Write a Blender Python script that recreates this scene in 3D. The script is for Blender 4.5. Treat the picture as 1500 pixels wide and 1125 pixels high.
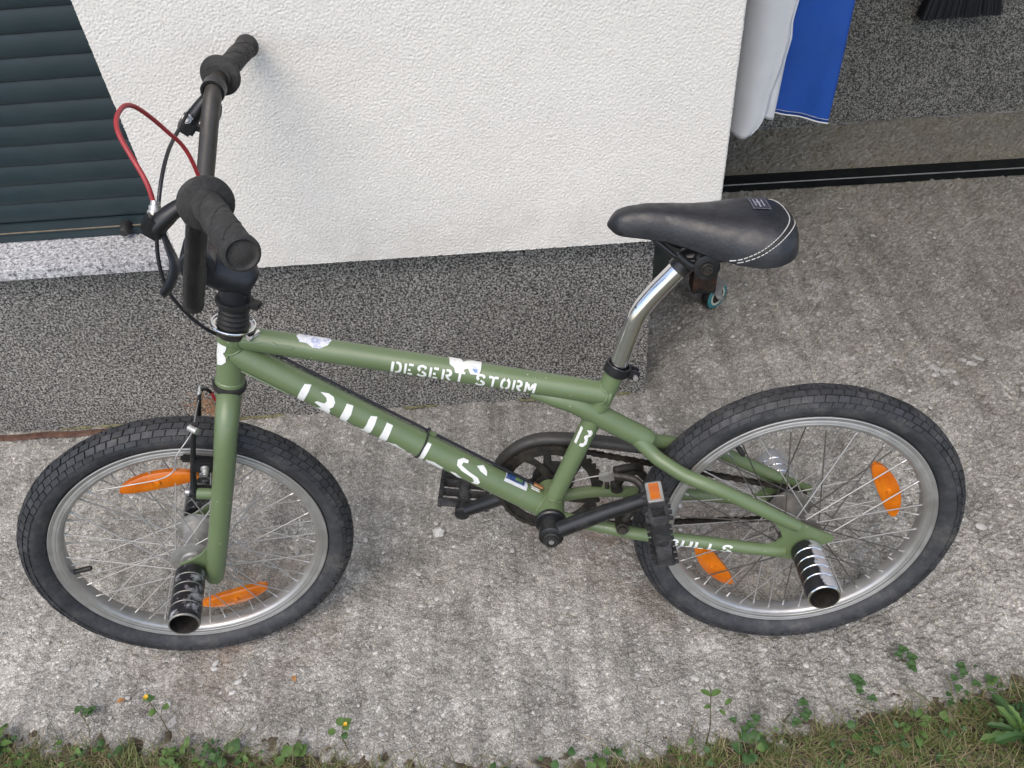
import bpy, bmesh, math, random
import numpy as np
from mathutils import Matrix, Vector
from mathutils.geometry import tessellate_polygon

# ------------------------------------------------------------------ camera, sky, sun, exposure
scene = bpy.context.scene
for o in list(bpy.data.objects):
    bpy.data.objects.remove(o)
COL = scene.collection

cam_data = bpy.data.cameras.new('camera')
cam = bpy.data.objects.new('camera', cam_data)
COL.objects.link(cam)
cam_data.sensor_width = 36.0
cam_data.lens = 29.138
cam_data.clip_start = 0.05
cam_data.clip_end = 500.0
cam.matrix_world = Matrix(((0.997665, 0.063413, 0.025372, 0.0),
                           (-0.026006, 0.696176, -0.717399, 0.0),
                           (-0.063156, 0.715064, 0.696200, 1.334289),
                           (0, 0, 0, 1)))
scene.camera = cam

SUN_EL, SUN_AZ = 58.0, 200.0          # azimuth seen from above, clockwise from +Y (towards the wall)
world = bpy.data.worlds.new('World')
scene.world = world
world.use_nodes = True
wn, wl = world.node_tree.nodes, world.node_tree.links
wn.clear()
w_out = wn.new('ShaderNodeOutputWorld')
w_bg = wn.new('ShaderNodeBackground')
w_sky = wn.new('ShaderNodeTexSky')
w_sky.sky_type = 'NISHITA'
w_sky.sun_disc = False
w_sky.sun_elevation = math.radians(SUN_EL)
w_sky.sun_rotation = math.radians(SUN_AZ)
w_sky.air_density = 1.0
w_sky.dust_density = 2.5
w_sky.ozone_density = 1.0
w_bg.inputs['Strength'].default_value = 0.15
wl.new(w_sky.outputs[0], w_bg.inputs[0])
wl.new(w_bg.outputs[0], w_out.inputs[0])

sun_data = bpy.data.lights.new('sun', 'SUN')
sun_data.energy = 1.05
sun_data.angle = math.radians(58)
sun_data.color = (1.0, 0.91, 0.79)
sun = bpy.data.objects.new('sun', sun_data)
COL.objects.link(sun)
_e, _a = math.radians(SUN_EL), math.radians(SUN_AZ)
sun_dir = Vector((math.sin(_a) * math.cos(_e), math.cos(_a) * math.cos(_e), math.sin(_e)))
sun.rotation_euler = sun_dir.to_track_quat('Z', 'Y').to_euler()
sun.location = sun_dir * 20

scene.render.engine = 'CYCLES'
scene.view_settings.view_transform = 'Standard'
scene.view_settings.look = 'None'
scene.view_settings.gamma = 1.0
scene.view_settings.use_curve_mapping = False
scene.view_settings.exposure = 0.70
scene.render.resolution_x = 1024
scene.render.resolution_y = 768

# ------------------------------------------------------------------ helpers
rng = np.random.default_rng(7)
random.seed(7)


class MB:
    """collects vertices and faces for one mesh"""
    def __init__(self):
        self.v = []
        self.f = []

    def add(self, verts, faces):
        n = len(self.v)
        self.v.extend([tuple(p) for p in verts])
        self.f.extend([tuple(i + n for i in q) for q in faces])
        return self

    def box(self, c, s, rot=None, ch=0.0):
        hx, hy, hz = s[0] / 2, s[1] / 2, s[2] / 2
        ch = min(ch, hx * .9, hy * .9, hz * .9)
        if ch <= 0:
            P = [(x, y, z) for x in (-hx, hx) for y in (-hy, hy) for z in (-hz, hz)]
            F = [(0, 1, 3, 2), (4, 6, 7, 5), (0, 4, 5, 1), (2, 3, 7, 6), (0, 2, 6, 4), (1, 5, 7, 3)]
        else:
            b = bmesh.new()
            bmesh.ops.create_cube(b, size=1.0)
            for v in b.verts:
                v.co = Vector((v.co.x * 2 * hx, v.co.y * 2 * hy, v.co.z * 2 * hz))
            bmesh.ops.bevel(b, geom=b.edges[:], offset=ch, segments=2, affect='EDGES')
            b.verts.index_update()
            P = [tuple(v.co) for v in b.verts]
            F = [tuple(v.index for v in fc.verts) for fc in b.faces]
            b.free()
        R = rot if rot is not None else Matrix.Identity(3)
        return self.add([tuple(R @ Vector(p) + Vector(c)) for p in P], F)

    def tube(self, pts, rad, seg=16, cap=True, sq=None, up=None):
        P = [Vector(p) for p in pts]
        n = len(P)
        if not hasattr(rad, '__len__'):
            rad = [rad] * n
        T = []
        for i in range(n):
            t = P[min(i + 1, n - 1)] - P[max(i - 1, 0)]
            T.append(t.normalized())
        u = Vector(up) if up else Vector((0, 1, 0))
        if abs(u.dot(T[0])) > .95:
            u = Vector((1, 0, 0))
        u = (u - T[0] * u.dot(T[0])).normalized()
        verts = []
        for i in range(n):
            u = (u - T[i] * u.dot(T[i])).normalized()
            w = T[i].cross(u)
            for k in range(seg):
                a = 2 * math.pi * k / seg
                ru = rad[i]
                rw = rad[i] * (sq if sq else 1.0)
                verts.append(P[i] + u * (ru * math.cos(a)) + w * (rw * math.sin(a)))
        F = []
        for i in range(n - 1):
            for k in range(seg):
                k2 = (k + 1) % seg
                F.append((i * seg + k, i * seg + k2, (i + 1) * seg + k2, (i + 1) * seg + k))
        if cap:
            F.append(tuple(range(seg - 1, -1, -1)))
            F.append(tuple((n - 1) * seg + k for k in range(seg)))
        return self.add(verts, F)

    def lathe(self, prof, o=(0, 0, 0), axis=(0, 1, 0), seg=24, closed=False, ref=None):
        """prof: list of (distance along axis, radius)"""
        a = Vector(axis).normalized()
        u = Vector(ref) if ref else (Vector((1, 0, 0)) if abs(a.x) < .9 else Vector((0, 0, 1)))
        u = (u - a * u.dot(a)).normalized()
        w = a.cross(u)
        o = Vector(o)
        V = []
        for h, r in prof:
            for k in range(seg):
                t = 2 * math.pi * k / seg
                V.append(o + a * h + u * (r * math.cos(t)) + w * (r * math.sin(t)))
        F = []
        n = len(prof)
        for i in range(n if closed else n - 1):
            j = (i + 1) % n
            for k in range(seg):
                k2 = (k + 1) % seg
                F.append((i * seg + k, j * seg + k, j * seg + k2, i * seg + k2))
        if not closed:
            if prof[0][1] > 1e-5:
                F.append(tuple(range(seg)))
            if prof[-1][1] > 1e-5:
                F.append(tuple((n - 1) * seg + k for k in range(seg - 1, -1, -1)))
        return self.add(V, F)

    def prism(self, poly, y0, y1, holes=()):
        """polygon in the x-z plane extruded along y"""
        loops = [[Vector((p[0], p[1], 0)) for p in poly]] + [[Vector((p[0], p[1], 0)) for p in h] for h in holes]
        tris = tessellate_polygon(loops)
        flat = [p for L in loops for p in L]
        n = len(flat)
        V = [(p.x, y0, p.y) for p in flat] + [(p.x, y1, p.y) for p in flat]
        F = [tuple(t) for t in tris] + [tuple(i + n for i in reversed(t)) for t in tris]
        s = 0
        for L in loops:
            m = len(L)
            for i in range(m):
                j = (i + 1) % m
                F.append((s + i, s + j, s + j + n, s + i + n))
            s += m
        return self.add(V, F)

    def mesh(self, name, smooth=True, fix=True):
        me = bpy.data.meshes.new(name)
        me.from_pydata([tuple(v) for v in self.v], [], self.f)
        if fix:
            b = bmesh.new()
            b.from_mesh(me)
            bmesh.ops.recalc_face_normals(b, faces=b.faces[:])
            b.to_mesh(me)
            b.free()
        if smooth:
            me.polygons.foreach_set('use_smooth', [True] * len(me.polygons))
            me.update()
            try:
                me.set_sharp_from_angle(angle=math.radians(38))
            except Exception:
                pass
        return me

    def build(self, name, mat, parent=None, matrix=None, smooth=True, fix=True):
        return link(name, self.mesh(name, smooth, fix), mat, parent, matrix)


def link(name, me, mat=None, parent=None, matrix=None):
    o = bpy.data.objects.new(name, me)
    COL.objects.link(o)
    if me is not None and mat is not None and not me.materials:
        for m in (mat if isinstance(mat, (list, tuple)) else [mat]):
            me.materials.append(m)
    if parent is not None:
        o.parent = parent
    if matrix is not None:
        o.matrix_basis = matrix
    return o


def empty(name, parent=None, matrix=None):
    o = bpy.data.objects.new(name, None)
    o.empty_display_size = .05
    COL.objects.link(o)
    if parent is not None:
        o.parent = parent
    if matrix is not None:
        o.matrix_basis = matrix
    return o


def tag(o, label=None, category=None, group=None, kind=None):
    if label:
        o['label'] = label
    if category:
        o['category'] = category
    if group:
        o['group'] = group
    if kind:
        o['kind'] = kind
    return o


def spline(pts, n=8):
    """Catmull-Rom through points"""
    P = [np.array(p, float) for p in pts]
    P = [2 * P[0] - P[1]] + P + [2 * P[-1] - P[-2]]
    out = []
    for i in range(1, len(P) - 2):
        for k in range(n):
            t = k / n
            a, b, c, d = P[i - 1], P[i], P[i + 1], P[i + 2]
            out.append(.5 * ((2 * b) + (-a + c) * t + (2 * a - 5 * b + 4 * c - d) * t * t + (-a + 3 * b - 3 * c + d) * t ** 3))
    out.append(P[-2])
    return [tuple(p) for p in out]


def lerp_table(x, T):
    xs = [t[0] for t in T]
    return [float(np.interp(x, xs, [t[k] for t in T])) for k in range(1, len(T[0]))]


def field(ny, nx, d, lo, hi, seed, aniso=None):
    """band-passed random field, wavelengths lo..hi metres, unit variance"""
    r = np.random.default_rng(seed)
    F = np.fft.rfft2(r.standard_normal((ny, nx)))
    ky = np.fft.fftfreq(ny, d)[:, None]
    kx = np.fft.rfftfreq(nx, d)[None, :]
    if aniso:
        a, s = aniso
        kr = kx * math.cos(a) + ky * math.sin(a)
        kp = -kx * math.sin(a) + ky * math.cos(a)
        k = np.sqrt(kr ** 2 + (kp * s) ** 2)
    else:
        k = np.sqrt(kx ** 2 + ky ** 2)
    w = np.exp(-(k * lo) ** 2) * (1 - np.exp(-(k * hi) ** 2))
    g = np.fft.irfft2(F * w, s=(ny, nx))
    return g / (g.std() + 1e-12)


def grid_mesh(name, X, Y, Z):
    ny, nx = X.shape
    me = bpy.data.meshes.new(name)
    co = np.stack([X, Y, Z], -1).reshape(-1, 3).astype(np.float32)
    i = np.arange(ny * nx).reshape(ny, nx)
    q = np.stack([i[:-1, :-1], i[:-1, 1:], i[1:, 1:], i[1:, :-1]], -1).reshape(-1, 4)
    nf = len(q)
    me.vertices.add(len(co))
    me.vertices.foreach_set('co', co.ravel())
    me.loops.add(nf * 4)
    me.loops.foreach_set('vertex_index', q.ravel().astype(np.int32))
    me.polygons.add(nf)
    me.polygons.foreach_set('loop_start', np.arange(0, nf * 4, 4, dtype=np.int32))
    me.polygons.foreach_set('use_smooth', np.ones(nf, bool))
    me.update(calc_edges=True)
    me.validate()
    return me


# ------------------------------------------------------------------ materials
def new_mat(name):
    m = bpy.data.materials.new(name)
    m.use_nodes = True
    nt = m.node_tree
    b = nt.nodes['Principled BSDF']
    return m, nt, b


def N(nt, kind, **kw):
    n = nt.nodes.new(kind)
    for k, v in kw.items():
        if k in n.inputs:
            n.inputs[k].default_value = v
        else:
            setattr(n, k, v)
    return n


def noise(nt, scale, detail=4.0, rough=.55, vec=None):
    n = N(nt, 'ShaderNodeTexNoise', Scale=scale, Detail=detail, Roughness=rough)
    if vec is not None:
        nt.links.new(vec, n.inputs['Vector'])
    return n


def ramp(nt, src, stops):
    r = nt.nodes.new('ShaderNodeValToRGB')
    e = r.color_ramp.elements
    while len(e) < len(stops):
        e.new(.5)
    for i, (p, c) in enumerate(stops):
        e[i].position = p
        e[i].color = (c[0], c[1], c[2], 1) if hasattr(c, '__len__') else (c, c, c, 1)
    nt.links.new(src, r.inputs['Fac'])
    return r


def mix(nt, fac, a, b, mode='MIX'):
    m = nt.nodes.new('ShaderNodeMix')
    m.data_type = 'RGBA'
    m.blend_type = mode
    for s, v in ((0, fac), (6, a), (7, b)):
        if hasattr(v, 'is_linked') or hasattr(v, 'links'):
            nt.links.new(v, m.inputs[s])
        elif s == 0:
            m.inputs[0].default_value = v
        else:
            m.inputs[s].default_value = (v[0], v[1], v[2], 1)
    return m.outputs[2]


def bump(nt, bsdf, h, strength, dist, prev=None):
    b = N(nt, 'ShaderNodeBump', Strength=strength, Distance=dist)
    nt.links.new(h, b.inputs['Height'])
    if prev is not None:
        nt.links.new(prev.outputs[0], b.inputs['Normal'])
    nt.links.new(b.outputs[0], bsdf.inputs['Normal'])
    return b


def coords(nt, which='Object'):
    return nt.nodes.new('ShaderNodeTexCoord').outputs[which]


def plain(name, col, rough=.5, metal=0.0, spec=.5, var=.25, scale=60, bumps=.0, dirt=None, dirt_amt=.5, grime=(.45, .7)):
    """paint, rubber, metal with mottling, optional dirt patches and fine relief"""
    m, nt, b = new_mat(name)
    c = coords(nt)
    n1 = noise(nt, scale, 5, .6, c)
    lo = [x * (1 - var) for x in col]
    hi = [min(1, x * (1 + var)) for x in col]
    r1 = ramp(nt, n1.outputs[0], [(.3, lo), (.7, hi)])
    out = r1.outputs[0]
    if dirt:
        n2 = noise(nt, scale * .35, 8, .7, c)
        r2 = ramp(nt, n2.outputs[0], [(grime[0], 0), (grime[1], dirt_amt)])
        out = mix(nt, r2.outputs[0], out, dirt)
    nt.links.new(out, b.inputs['Base Color'])
    n3 = noise(nt, scale * 2.3, 3, .5, c)
    r3 = ramp(nt, n3.outputs[0], [(.3, max(.02, rough - .1)), (.7, min(1, rough + .12))])
    nt.links.new(r3.outputs[0], b.inputs['Roughness'])
    b.inputs['Metallic'].default_value = metal
    b.inputs['Specular IOR Level'].default_value = spec
    if bumps:
        n4 = noise(nt, scale * 6, 3, .6, c)
        bump(nt, b, n4.outputs[0], bumps, .002)
    return m


MAT = {}


def build_materials():
    # rough cast concrete
    m, nt, b = new_mat('concrete')
    c = coords(nt)
    mp = N(nt, 'ShaderNodeMapping')
    mp.inputs['Rotation'].default_value = (0, 0, math.radians(-3))
    mp.inputs['Scale'].default_value = (1, .07, 1)
    nt.links.new(c, mp.inputs['Vector'])
    big = noise(nt, 2.4, 6, .62, c)
    patch = noise(nt, 9, 6, .68, c)
    streak = noise(nt, 34, 3, .55, mp.outputs[0])
    fine = noise(nt, 330, 5, .75, c)
    mid = noise(nt, 70, 3, .6, c)
    warp = mix(nt, .012, c, mid.outputs[1], 'ADD')
    v1 = N(nt, 'ShaderNodeTexVoronoi', Scale=165.0)
    v2 = N(nt, 'ShaderNodeTexVoronoi', Scale=420.0)
    v3 = N(nt, 'ShaderNodeTexVoronoi', Scale=64.0)
    ve = N(nt, 'ShaderNodeTexVoronoi', Scale=165.0)
    ve.feature = 'DISTANCE_TO_EDGE'
    vf = N(nt, 'ShaderNodeTexVoronoi', Scale=310.0)
    vf.feature = 'DISTANCE_TO_EDGE'
    for v in (v1, v2, v3, ve, vf):
        nt.links.new(warp, v.inputs['Vector'])
    base = ramp(nt, big.outputs[0], [(.30, (.465, .448, .405)), (.5, (.545, .525, .480)), (.68, (.61, .588, .54))]).outputs[0]
    base = mix(nt, .8, base, ramp(nt, patch.outputs[0], [(.34, .72), (.5, .98), (.66, 1.14)]).outputs[0], 'MULTIPLY')
    s2 = ramp(nt, streak.outputs[0], [(.34, .70), (.52, 1.0), (.66, 1.14)]).outputs[0]
    base = mix(nt, .75, base, s2, 'MULTIPLY')
    sp = ramp(nt, v1.outputs['Color'], [(.10, .70), (.45, .98), (.76, 1.06), (.82, 1.36)]).outputs[0]
    base = mix(nt, .8, base, sp, 'MULTIPLY')
    sp2 = ramp(nt, v2.outputs['Color'], [(.15, .66), (.5, 1.0), (.95, 1.34)]).outputs[0]
    base = mix(nt, .55, base, sp2, 'MULTIPLY')
    # dark grit between the exposed grains, in patches
    crev = ramp(nt, ve.outputs['Distance'], [(.0, .42), (.08, .84), (.18, 1.05)]).outputs[0]
    cm = ramp(nt, patch.outputs[0], [(.38, .8), (.62, .25)]).outputs[0]
    base = mix(nt, cm, base, crev, 'MULTIPLY')
    crev2 = ramp(nt, vf.outputs['Distance'], [(.0, .55), (.12, .95), (.3, 1.05)]).outputs[0]
    base = mix(nt, .6, base, crev2, 'MULTIPLY')
    pit = ramp(nt, fine.outputs[0], [(.34, .35), (.45, .92), (.56, 1.04), (.68, 1.3)]).outputs[0]
    base = mix(nt, .8, base, pit, 'MULTIPLY')
    stn = ramp(nt, v3.outputs['Color'], [(.91, 0), (.95, .55)]).outputs[0]
    base = mix(nt, stn, base, (.60, .59, .57))
    # earthy stain towards the lawn and mossy film in the passage
    br = noise(nt, 3.4, 5, .65, c)
    bm = ramp(nt, br.outputs[0], [(.58, 0), (.74, .5)]).outputs[0]
    base = mix(nt, bm, base, (.31, .255, .20))
    # rusty brown stains under the tyres
    for (sx, sy, sr) in ((.26, .90, .20), (-.58, .80, .22), (.10, .98, .16)):
        vd = N(nt, 'ShaderNodeVectorMath', operation='DISTANCE')
        vd.inputs[1].default_value = (sx, sy, 0)
        nt.links.new(c, vd.inputs[0])
        mr = N(nt, 'ShaderNodeMapRange')
        mr.inputs['From Min'].default_value = sr
        mr.inputs['From Max'].default_value = 0
        nt.links.new(vd.outputs['Value'], mr.inputs['Value'])
        mq = N(nt, 'ShaderNodeMath', operation='MULTIPLY')
        nt.links.new(mr.outputs[0], mq.inputs[0])
        nt.links.new(ramp(nt, noise(nt, 11, 6, .7, c).outputs[0], [(.40, 0), (.66, .85)]).outputs[0], mq.inputs[1])
        base = mix(nt, mq.outputs[0], base, (.30, .195, .13))
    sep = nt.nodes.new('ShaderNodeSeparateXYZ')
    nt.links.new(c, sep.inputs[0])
    # slab colour multiplied darker towards the passage
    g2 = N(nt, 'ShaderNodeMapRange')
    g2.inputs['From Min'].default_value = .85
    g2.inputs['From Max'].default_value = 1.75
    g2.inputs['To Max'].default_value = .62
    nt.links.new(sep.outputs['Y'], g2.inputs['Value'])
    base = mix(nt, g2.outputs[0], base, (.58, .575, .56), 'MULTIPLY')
    my = N(nt, 'ShaderNodeMapRange')
    my.inputs['From Min'].default_value = 1.7
    my.inputs['From Max'].default_value = 2.25
    nt.links.new(sep.outputs['Y'], my.inputs['Value'])
    ms = noise(nt, 5, 5, .6, c)
    mm = N(nt, 'ShaderNodeMath', operation='MULTIPLY')
    nt.links.new(my.outputs[0], mm.inputs[0])
    nt.links.new(ramp(nt, ms.outputs[0], [(.25, .25), (.6, .9)]).outputs[0], mm.inputs[1])
    base = mix(nt, mm.outputs[0], base, (.34, .318, .25))
    nt.links.new(base, b.inputs['Base Color'])
    b.inputs['Roughness'].default_value = .92
    b.inputs['Specular IOR Level'].default_value = .25
    hcl = N(nt, 'ShaderNodeMath', operation='MINIMUM')
    hcl.inputs[1].default_value = .3
    nt.links.new(ve.outputs['Distance'], hcl.inputs[0])
    b1 = bump(nt, b, hcl.outputs[0], .8, .006)
    b2 = bump(nt, b, fine.outputs[0], .9, .003, b1)
    MAT['concrete'] = m

    # polished-ish dark and light granite cladding
    def granite(name, cols, sc, rough):
        m, nt, b = new_mat(name)
        c = coords(nt)
        nz = noise(nt, sc * .9, 2, .5, c)
        w = mix(nt, .006, c, nz.outputs[1], 'ADD')
        n1 = noise(nt, sc, 3, .75, w)
        n2 = noise(nt, sc * 2.1, 3, .7, w)
        r1 = ramp(nt, n1.outputs[0], cols).outputs[0]
        r2 = ramp(nt, n2.outputs[0], [(.38, .35), (.5, 1.0), (.62, 1.5)]).outputs[0]
        o = mix(nt, .6, r1, r2, 'MULTIPLY')
        big = noise(nt, 3.0, 5, .6, c)
        o = mix(nt, .6, o, ramp(nt, big.outputs[0], [(.3, .70), (.7, 1.2)]).outputs[0], 'MULTIPLY')
        gd = noise(nt, 14, 6, .7, c)
        o = mix(nt, ramp(nt, gd.outputs[0], [(.55, 0), (.75, .35)]).outputs[0], o, (.16, .15, .125))
        nt.links.new(o, b.inputs['Base Color'])
        b.inputs['Roughness'].default_value = rough
        bump(nt, b, n1.outputs[0], .12, .001)
        return m
    MAT['granite'] = granite('speckled_granite', [(.43, (.014, .014, .0135)), (.48, (.07, .068, .063)), (.52, (.24, .23, .212)), (.60, (.45, .435, .405))], 240, .62)
    MAT['granite_dull'] = granite('passage_granite', [(.42, (.022, .022, .019)), (.48, (.08, .078, .066)), (.53, (.24, .228, .198)), (.62, (.40, .38, .335))], 230, .75)  # browner granite of lower contrast, for the passage wall
    MAT['granite_light'] = granite('pale_granite', [(.36, (.10, .10, .105)), (.45, (.36, .36, .37)), (.55, (.55, .55, .56)), (.64, (.66, .66, .67))], 150, .45)

    m, nt, b = new_mat('white_render')
    c = coords(nt)
    n1 = noise(nt, 2.2, 5, .6, c)
    n2 = noise(nt, 300, 3, .6, c)
    o = ramp(nt, n1.outputs[0], [(.3, (.715, .695, .65)), (.7, (.78, .76, .715))]).outputs[0]
    o = mix(nt, .35, o, ramp(nt, n2.outputs[0], [(.35, .86), (.6, 1.04)]).outputs[0], 'MULTIPLY')
    # splash dirt and rubbed patches low on the wall
    sz = nt.nodes.new('ShaderNodeSeparateXYZ')
    nt.links.new(c, sz.inputs[0])
    mz = N(nt, 'ShaderNodeMapRange')
    mz.inputs['From Min'].default_value = .58
    mz.inputs['From Max'].default_value = .43
    nt.links.new(sz.outputs['Z'], mz.inputs['Value'])
    n3 = noise(nt, 16, 6, .7, c)
    mq = N(nt, 'ShaderNodeMath', operation='MULTIPLY')
    nt.links.new(mz.outputs[0], mq.inputs[0])
    nt.links.new(ramp(nt, n3.outputs[0], [(.42, 0), (.72, .55)]).outputs[0], mq.inputs[1])
    o = mix(nt, mq.outputs[0], o, (.50, .475, .43))
    nt.links.new(o, b.inputs['Base Color'])
    b.inputs['Roughness'].default_value = .95
    b.inputs['Specular IOR Level'].default_value = .2
    bump(nt, b, n2.outputs[0], .45, .0015)
    MAT['render'] = m

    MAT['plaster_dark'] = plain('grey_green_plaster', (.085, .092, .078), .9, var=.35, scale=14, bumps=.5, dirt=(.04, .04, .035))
    MAT['shutter'] = plain('dark_shutter', (.015, .030, .036), .45, spec=.4, var=.15, scale=9, dirt=(.045, .055, .058), dirt_amt=.3, grime=(.5, .8))
    MAT['rust'] = plain('rusty_steel', (.085, .040, .026), .9, var=.5, scale=70, bumps=.8, dirt=(.16, .10, .07), dirt_amt=.6)
    MAT['black_bar'] = plain('black_painted_steel', (.004, .005, .0055), .45, spec=.3, var=.3, scale=12, dirt=(.02, .026, .024), dirt_amt=.4)

    # bicycle paint
    m, nt, b = new_mat('olive_paint')
    c = coords(nt)
    n1 = noise(nt, 9, 5, .6, c)
    o = ramp(nt, n1.outputs[0], [(.3, (.112, .160, .073)), (.7, (.136, .190, .090))]).outputs[0]
    n2 = noise(nt, 60, 8, .8, c)
    o = mix(nt, ramp(nt, n2.outputs[0], [(.56, 0), (.74, .75)]).outputs[0], o, (.19, .19, .14))
    n3 = N(nt, 'ShaderNodeTexVoronoi', Scale=55.0)
    nt.links.new(c, n3.inputs['Vector'])
    ch = ramp(nt, n3.outputs['Distance'], [(.045, 1), (.075, 0)]).outputs[0]
    o = mix(nt, ch, o, (.34, .37, .28))
    nt.links.new(o, b.inputs['Base Color'])
    nt.links.new(ramp(nt, n2.outputs[0], [(.3, .34), (.7, .52)]).outputs[0], b.inputs['Roughness'])
    b.inputs['Coat Weight'].default_value = .35
    b.inputs['Coat Roughness'].default_value = .22
    bump(nt, b, n1.outputs[0], .05, .002)
    MAT['paint'] = m

    # tyre rubber
    m, nt, b = new_mat('tyre_rubber')
    c = coords(nt)
    n1 = noise(nt, 28, 6, .7, c)
    o = ramp(nt, n1.outputs[0], [(.28, (.013, .014, .0165)), (.52, (.031, .0325, .036)), (.72, (.066, .064, .060))]).outputs[0]
    n2 = noise(nt, 160, 4, .7, c)
    o = mix(nt, .6, o, ramp(nt, n2.outputs[0], [(.3, .6), (.7, 1.5)]).outputs[0], 'MULTIPLY')
    nt.links.new(o, b.inputs['Base Color'])
    gi = nt.nodes.new('ShaderNodeNewGeometry')
    o = mix(nt, .8, o, ramp(nt, gi.outputs['Random Per Island'], [(0, .72), (.6, 1.0), (1, 1.4)]).outputs[0], 'MULTIPLY')
    nt.links.new(o, b.inputs['Base Color'])
    b.inputs['Roughness'].default_value = .62
    bump(nt, b, n2.outputs[0], .35, .001)
    MAT['tyre'] = m

    MAT['rubber'] = plain('black_rubber', (.013, .013, .0135), .55, var=.35, scale=60, bumps=.25, dirt=(.06, .058, .05), dirt_amt=.35)
    MAT['grip'] = plain('grip_rubber', (.026, .0255, .0245), .72, var=.35, scale=90, bumps=.5, dirt=(.07, .066, .058), dirt_amt=.45)
    MAT['black_metal'] = plain('black_enamel', (.012, .0125, .014), .34, var=.3, scale=40, dirt=(.11, .105, .095), dirt_amt=.5, grime=(.55, .75))
    MAT['worn_metal'] = plain('worn_brown_black_enamel', (.030, .027, .023), .42, var=.35, scale=30, dirt=(.09, .082, .07), dirt_amt=.5)
    MAT['stem'] = plain('satin_black_alloy', (.014, .0155, .020), .40, var=.25, scale=50, dirt=(.2, .2, .2), dirt_amt=.5, grime=(.68, .78))
    MAT['alloy'] = plain('dull_alloy', (.52, .515, .50), .42, metal=.75, var=.2, scale=40, dirt=(.2, .19, .165), dirt_amt=.5)
    MAT['rim'] = plain('brushed_rim_alloy', (.48, .475, .46), .42, metal=.72, var=.12, scale=24, dirt=(.26, .25, .22), dirt_amt=.5, grime=(.5, .8))
    MAT['spoke'] = plain('spoke_steel', (.44, .435, .425), .55, metal=.6, var=.2, scale=40, dirt=(.25, .23, .20), dirt_amt=.5)
    MAT['spoke_dark'] = plain('tarnished_spoke_steel', (.075, .07, .065), .55, metal=.4, var=.6, scale=14, dirt=(.30, .28, .25), dirt_amt=.8, grime=(.5, .7))
    MAT['alloy_dull'] = plain('greasy_alloy', (.27, .26, .24), .45, metal=.7, var=.3, scale=40, dirt=(.08, .07, .06), dirt_amt=.7)
    MAT['pedal'] = plain('scuffed_pedal_plastic', (.020, .020, .021), .6, var=.4, scale=70, bumps=.5, dirt=(.13, .13, .135), dirt_amt=.7, grime=(.45, .7))
    MAT['chrome'] = plain('chrome', (.82, .82, .82), .06, metal=1.0, var=.04, scale=50, dirt=(.35, .31, .27), dirt_amt=.4, grime=(.62, .8))
    MAT['grease'] = plain('greasy_steel', (.022, .020, .018), .5, metal=.3, var=.5, scale=80, dirt=(.10, .085, .065), dirt_amt=.5)
    MAT['red'] = plain('red_cable_sleeve', (.33, .030, .035), .42, var=.2, scale=40)
    MAT['cable'] = plain('black_cable_sleeve', (.012, .012, .016), .4, var=.2, scale=40)
    MAT['saddle'] = plain('saddle_vinyl', (.015, .016, .020), .40, var=.3, scale=30, bumps=.25, dirt=(.075, .075, .075), dirt_amt=.35, grime=(.5, .78))
    MAT['thread'] = plain('white_thread', (.55, .55, .53), .8)
    MAT['white_paint'] = plain('white_stencil_paint', (.74, .75, .73), .55, var=.08, scale=120, dirt=(.45, .46, .40), dirt_amt=.5, grime=(.62, .75))
    MAT['sticker'] = plain('white_sticker', (.70, .71, .74), .45, var=.15, scale=260, dirt=(.30, .34, .55), dirt_amt=.75, grime=(.5, .56))
    MAT['sticker_torn'] = plain('torn_sticker', (.74, .74, .72), .6, var=.1, scale=160, dirt=(.10, .22, .42), dirt_amt=.9, grime=(.62, .66))
    MAT['foil'] = plain('silver_foil_label', (.62, .64, .66), .4, var=.1, scale=120)
    MAT['foil_blue'] = plain('blue_print', (.035, .07, .20), .4, var=.6, scale=180, dirt=(.25, .45, .50), dirt_amt=.7, grime=(.55, .6))
    MAT['foil_green'] = plain('green_print', (.12, .22, .10), .4, var=.4, scale=200, dirt=(.6, .65, .15), dirt_amt=.9, grime=(.52, .58))
    MAT['brass'] = plain('copper_ferrule', (.55, .27, .12), .4, metal=.8, var=.3)
    MAT['bristle'] = plain('black_bristle', (.008, .009, .011), .6, var=.5, scale=200)
    MAT['flag_white'] = plain('white_cloth', (.72, .73, .74), .85, var=.05, scale=9)
    MAT['flag_blue'] = plain('blue_cloth', (.010, .075, .37), .7, var=.12, scale=7)
    MAT['teal'] = plain('teal_wheel_rubber', (.03, .19, .21), .5, var=.2, scale=60, dirt=(.12, .14, .13), dirt_amt=.4)
    MAT['zinc'] = plain('zinc_plate', (.42, .42, .41), .42, metal=.7, var=.2, scale=50)
    MAT['cream'] = plain('cream_wheel_core', (.50, .49, .40), .6, var=.1)
    MAT['stone'] = plain('pale_stone', (.52, .51, .48), .9, var=.12, scale=60, bumps=.5)
    MAT['spatter'] = plain('mortar_spatter', (.44, .43, .41), .92, var=.25, scale=120, bumps=.8, dirt=(.28, .275, .26), dirt_amt=.9, grime=(.42, .62))
    MAT['pebble'] = plain('embedded_pebble', (.44, .432, .41), .9, var=.4, scale=23, bumps=.5)
    MAT['moss'] = plain('dry_moss', (.20, .19, .10), .95, var=.4, scale=90, bumps=1.0)
    MAT['fuzz'] = plain('ginger_fibre', (.42, .22, .10), .8, var=.3, scale=200)
    MAT['soil'] = plain('soil', (.085, .070, .050), .97, var=.5, scale=60, bumps=1.0, dirt=(.16, .13, .09), dirt_amt=.6)
    MAT['leaf'] = leaf_mat('leaf_green', (.070, .145, .032), (.13, .22, .055))
    MAT['leaf_dark'] = leaf_mat('leaf_dark', (.042, .10, .028), (.07, .145, .042))
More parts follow.
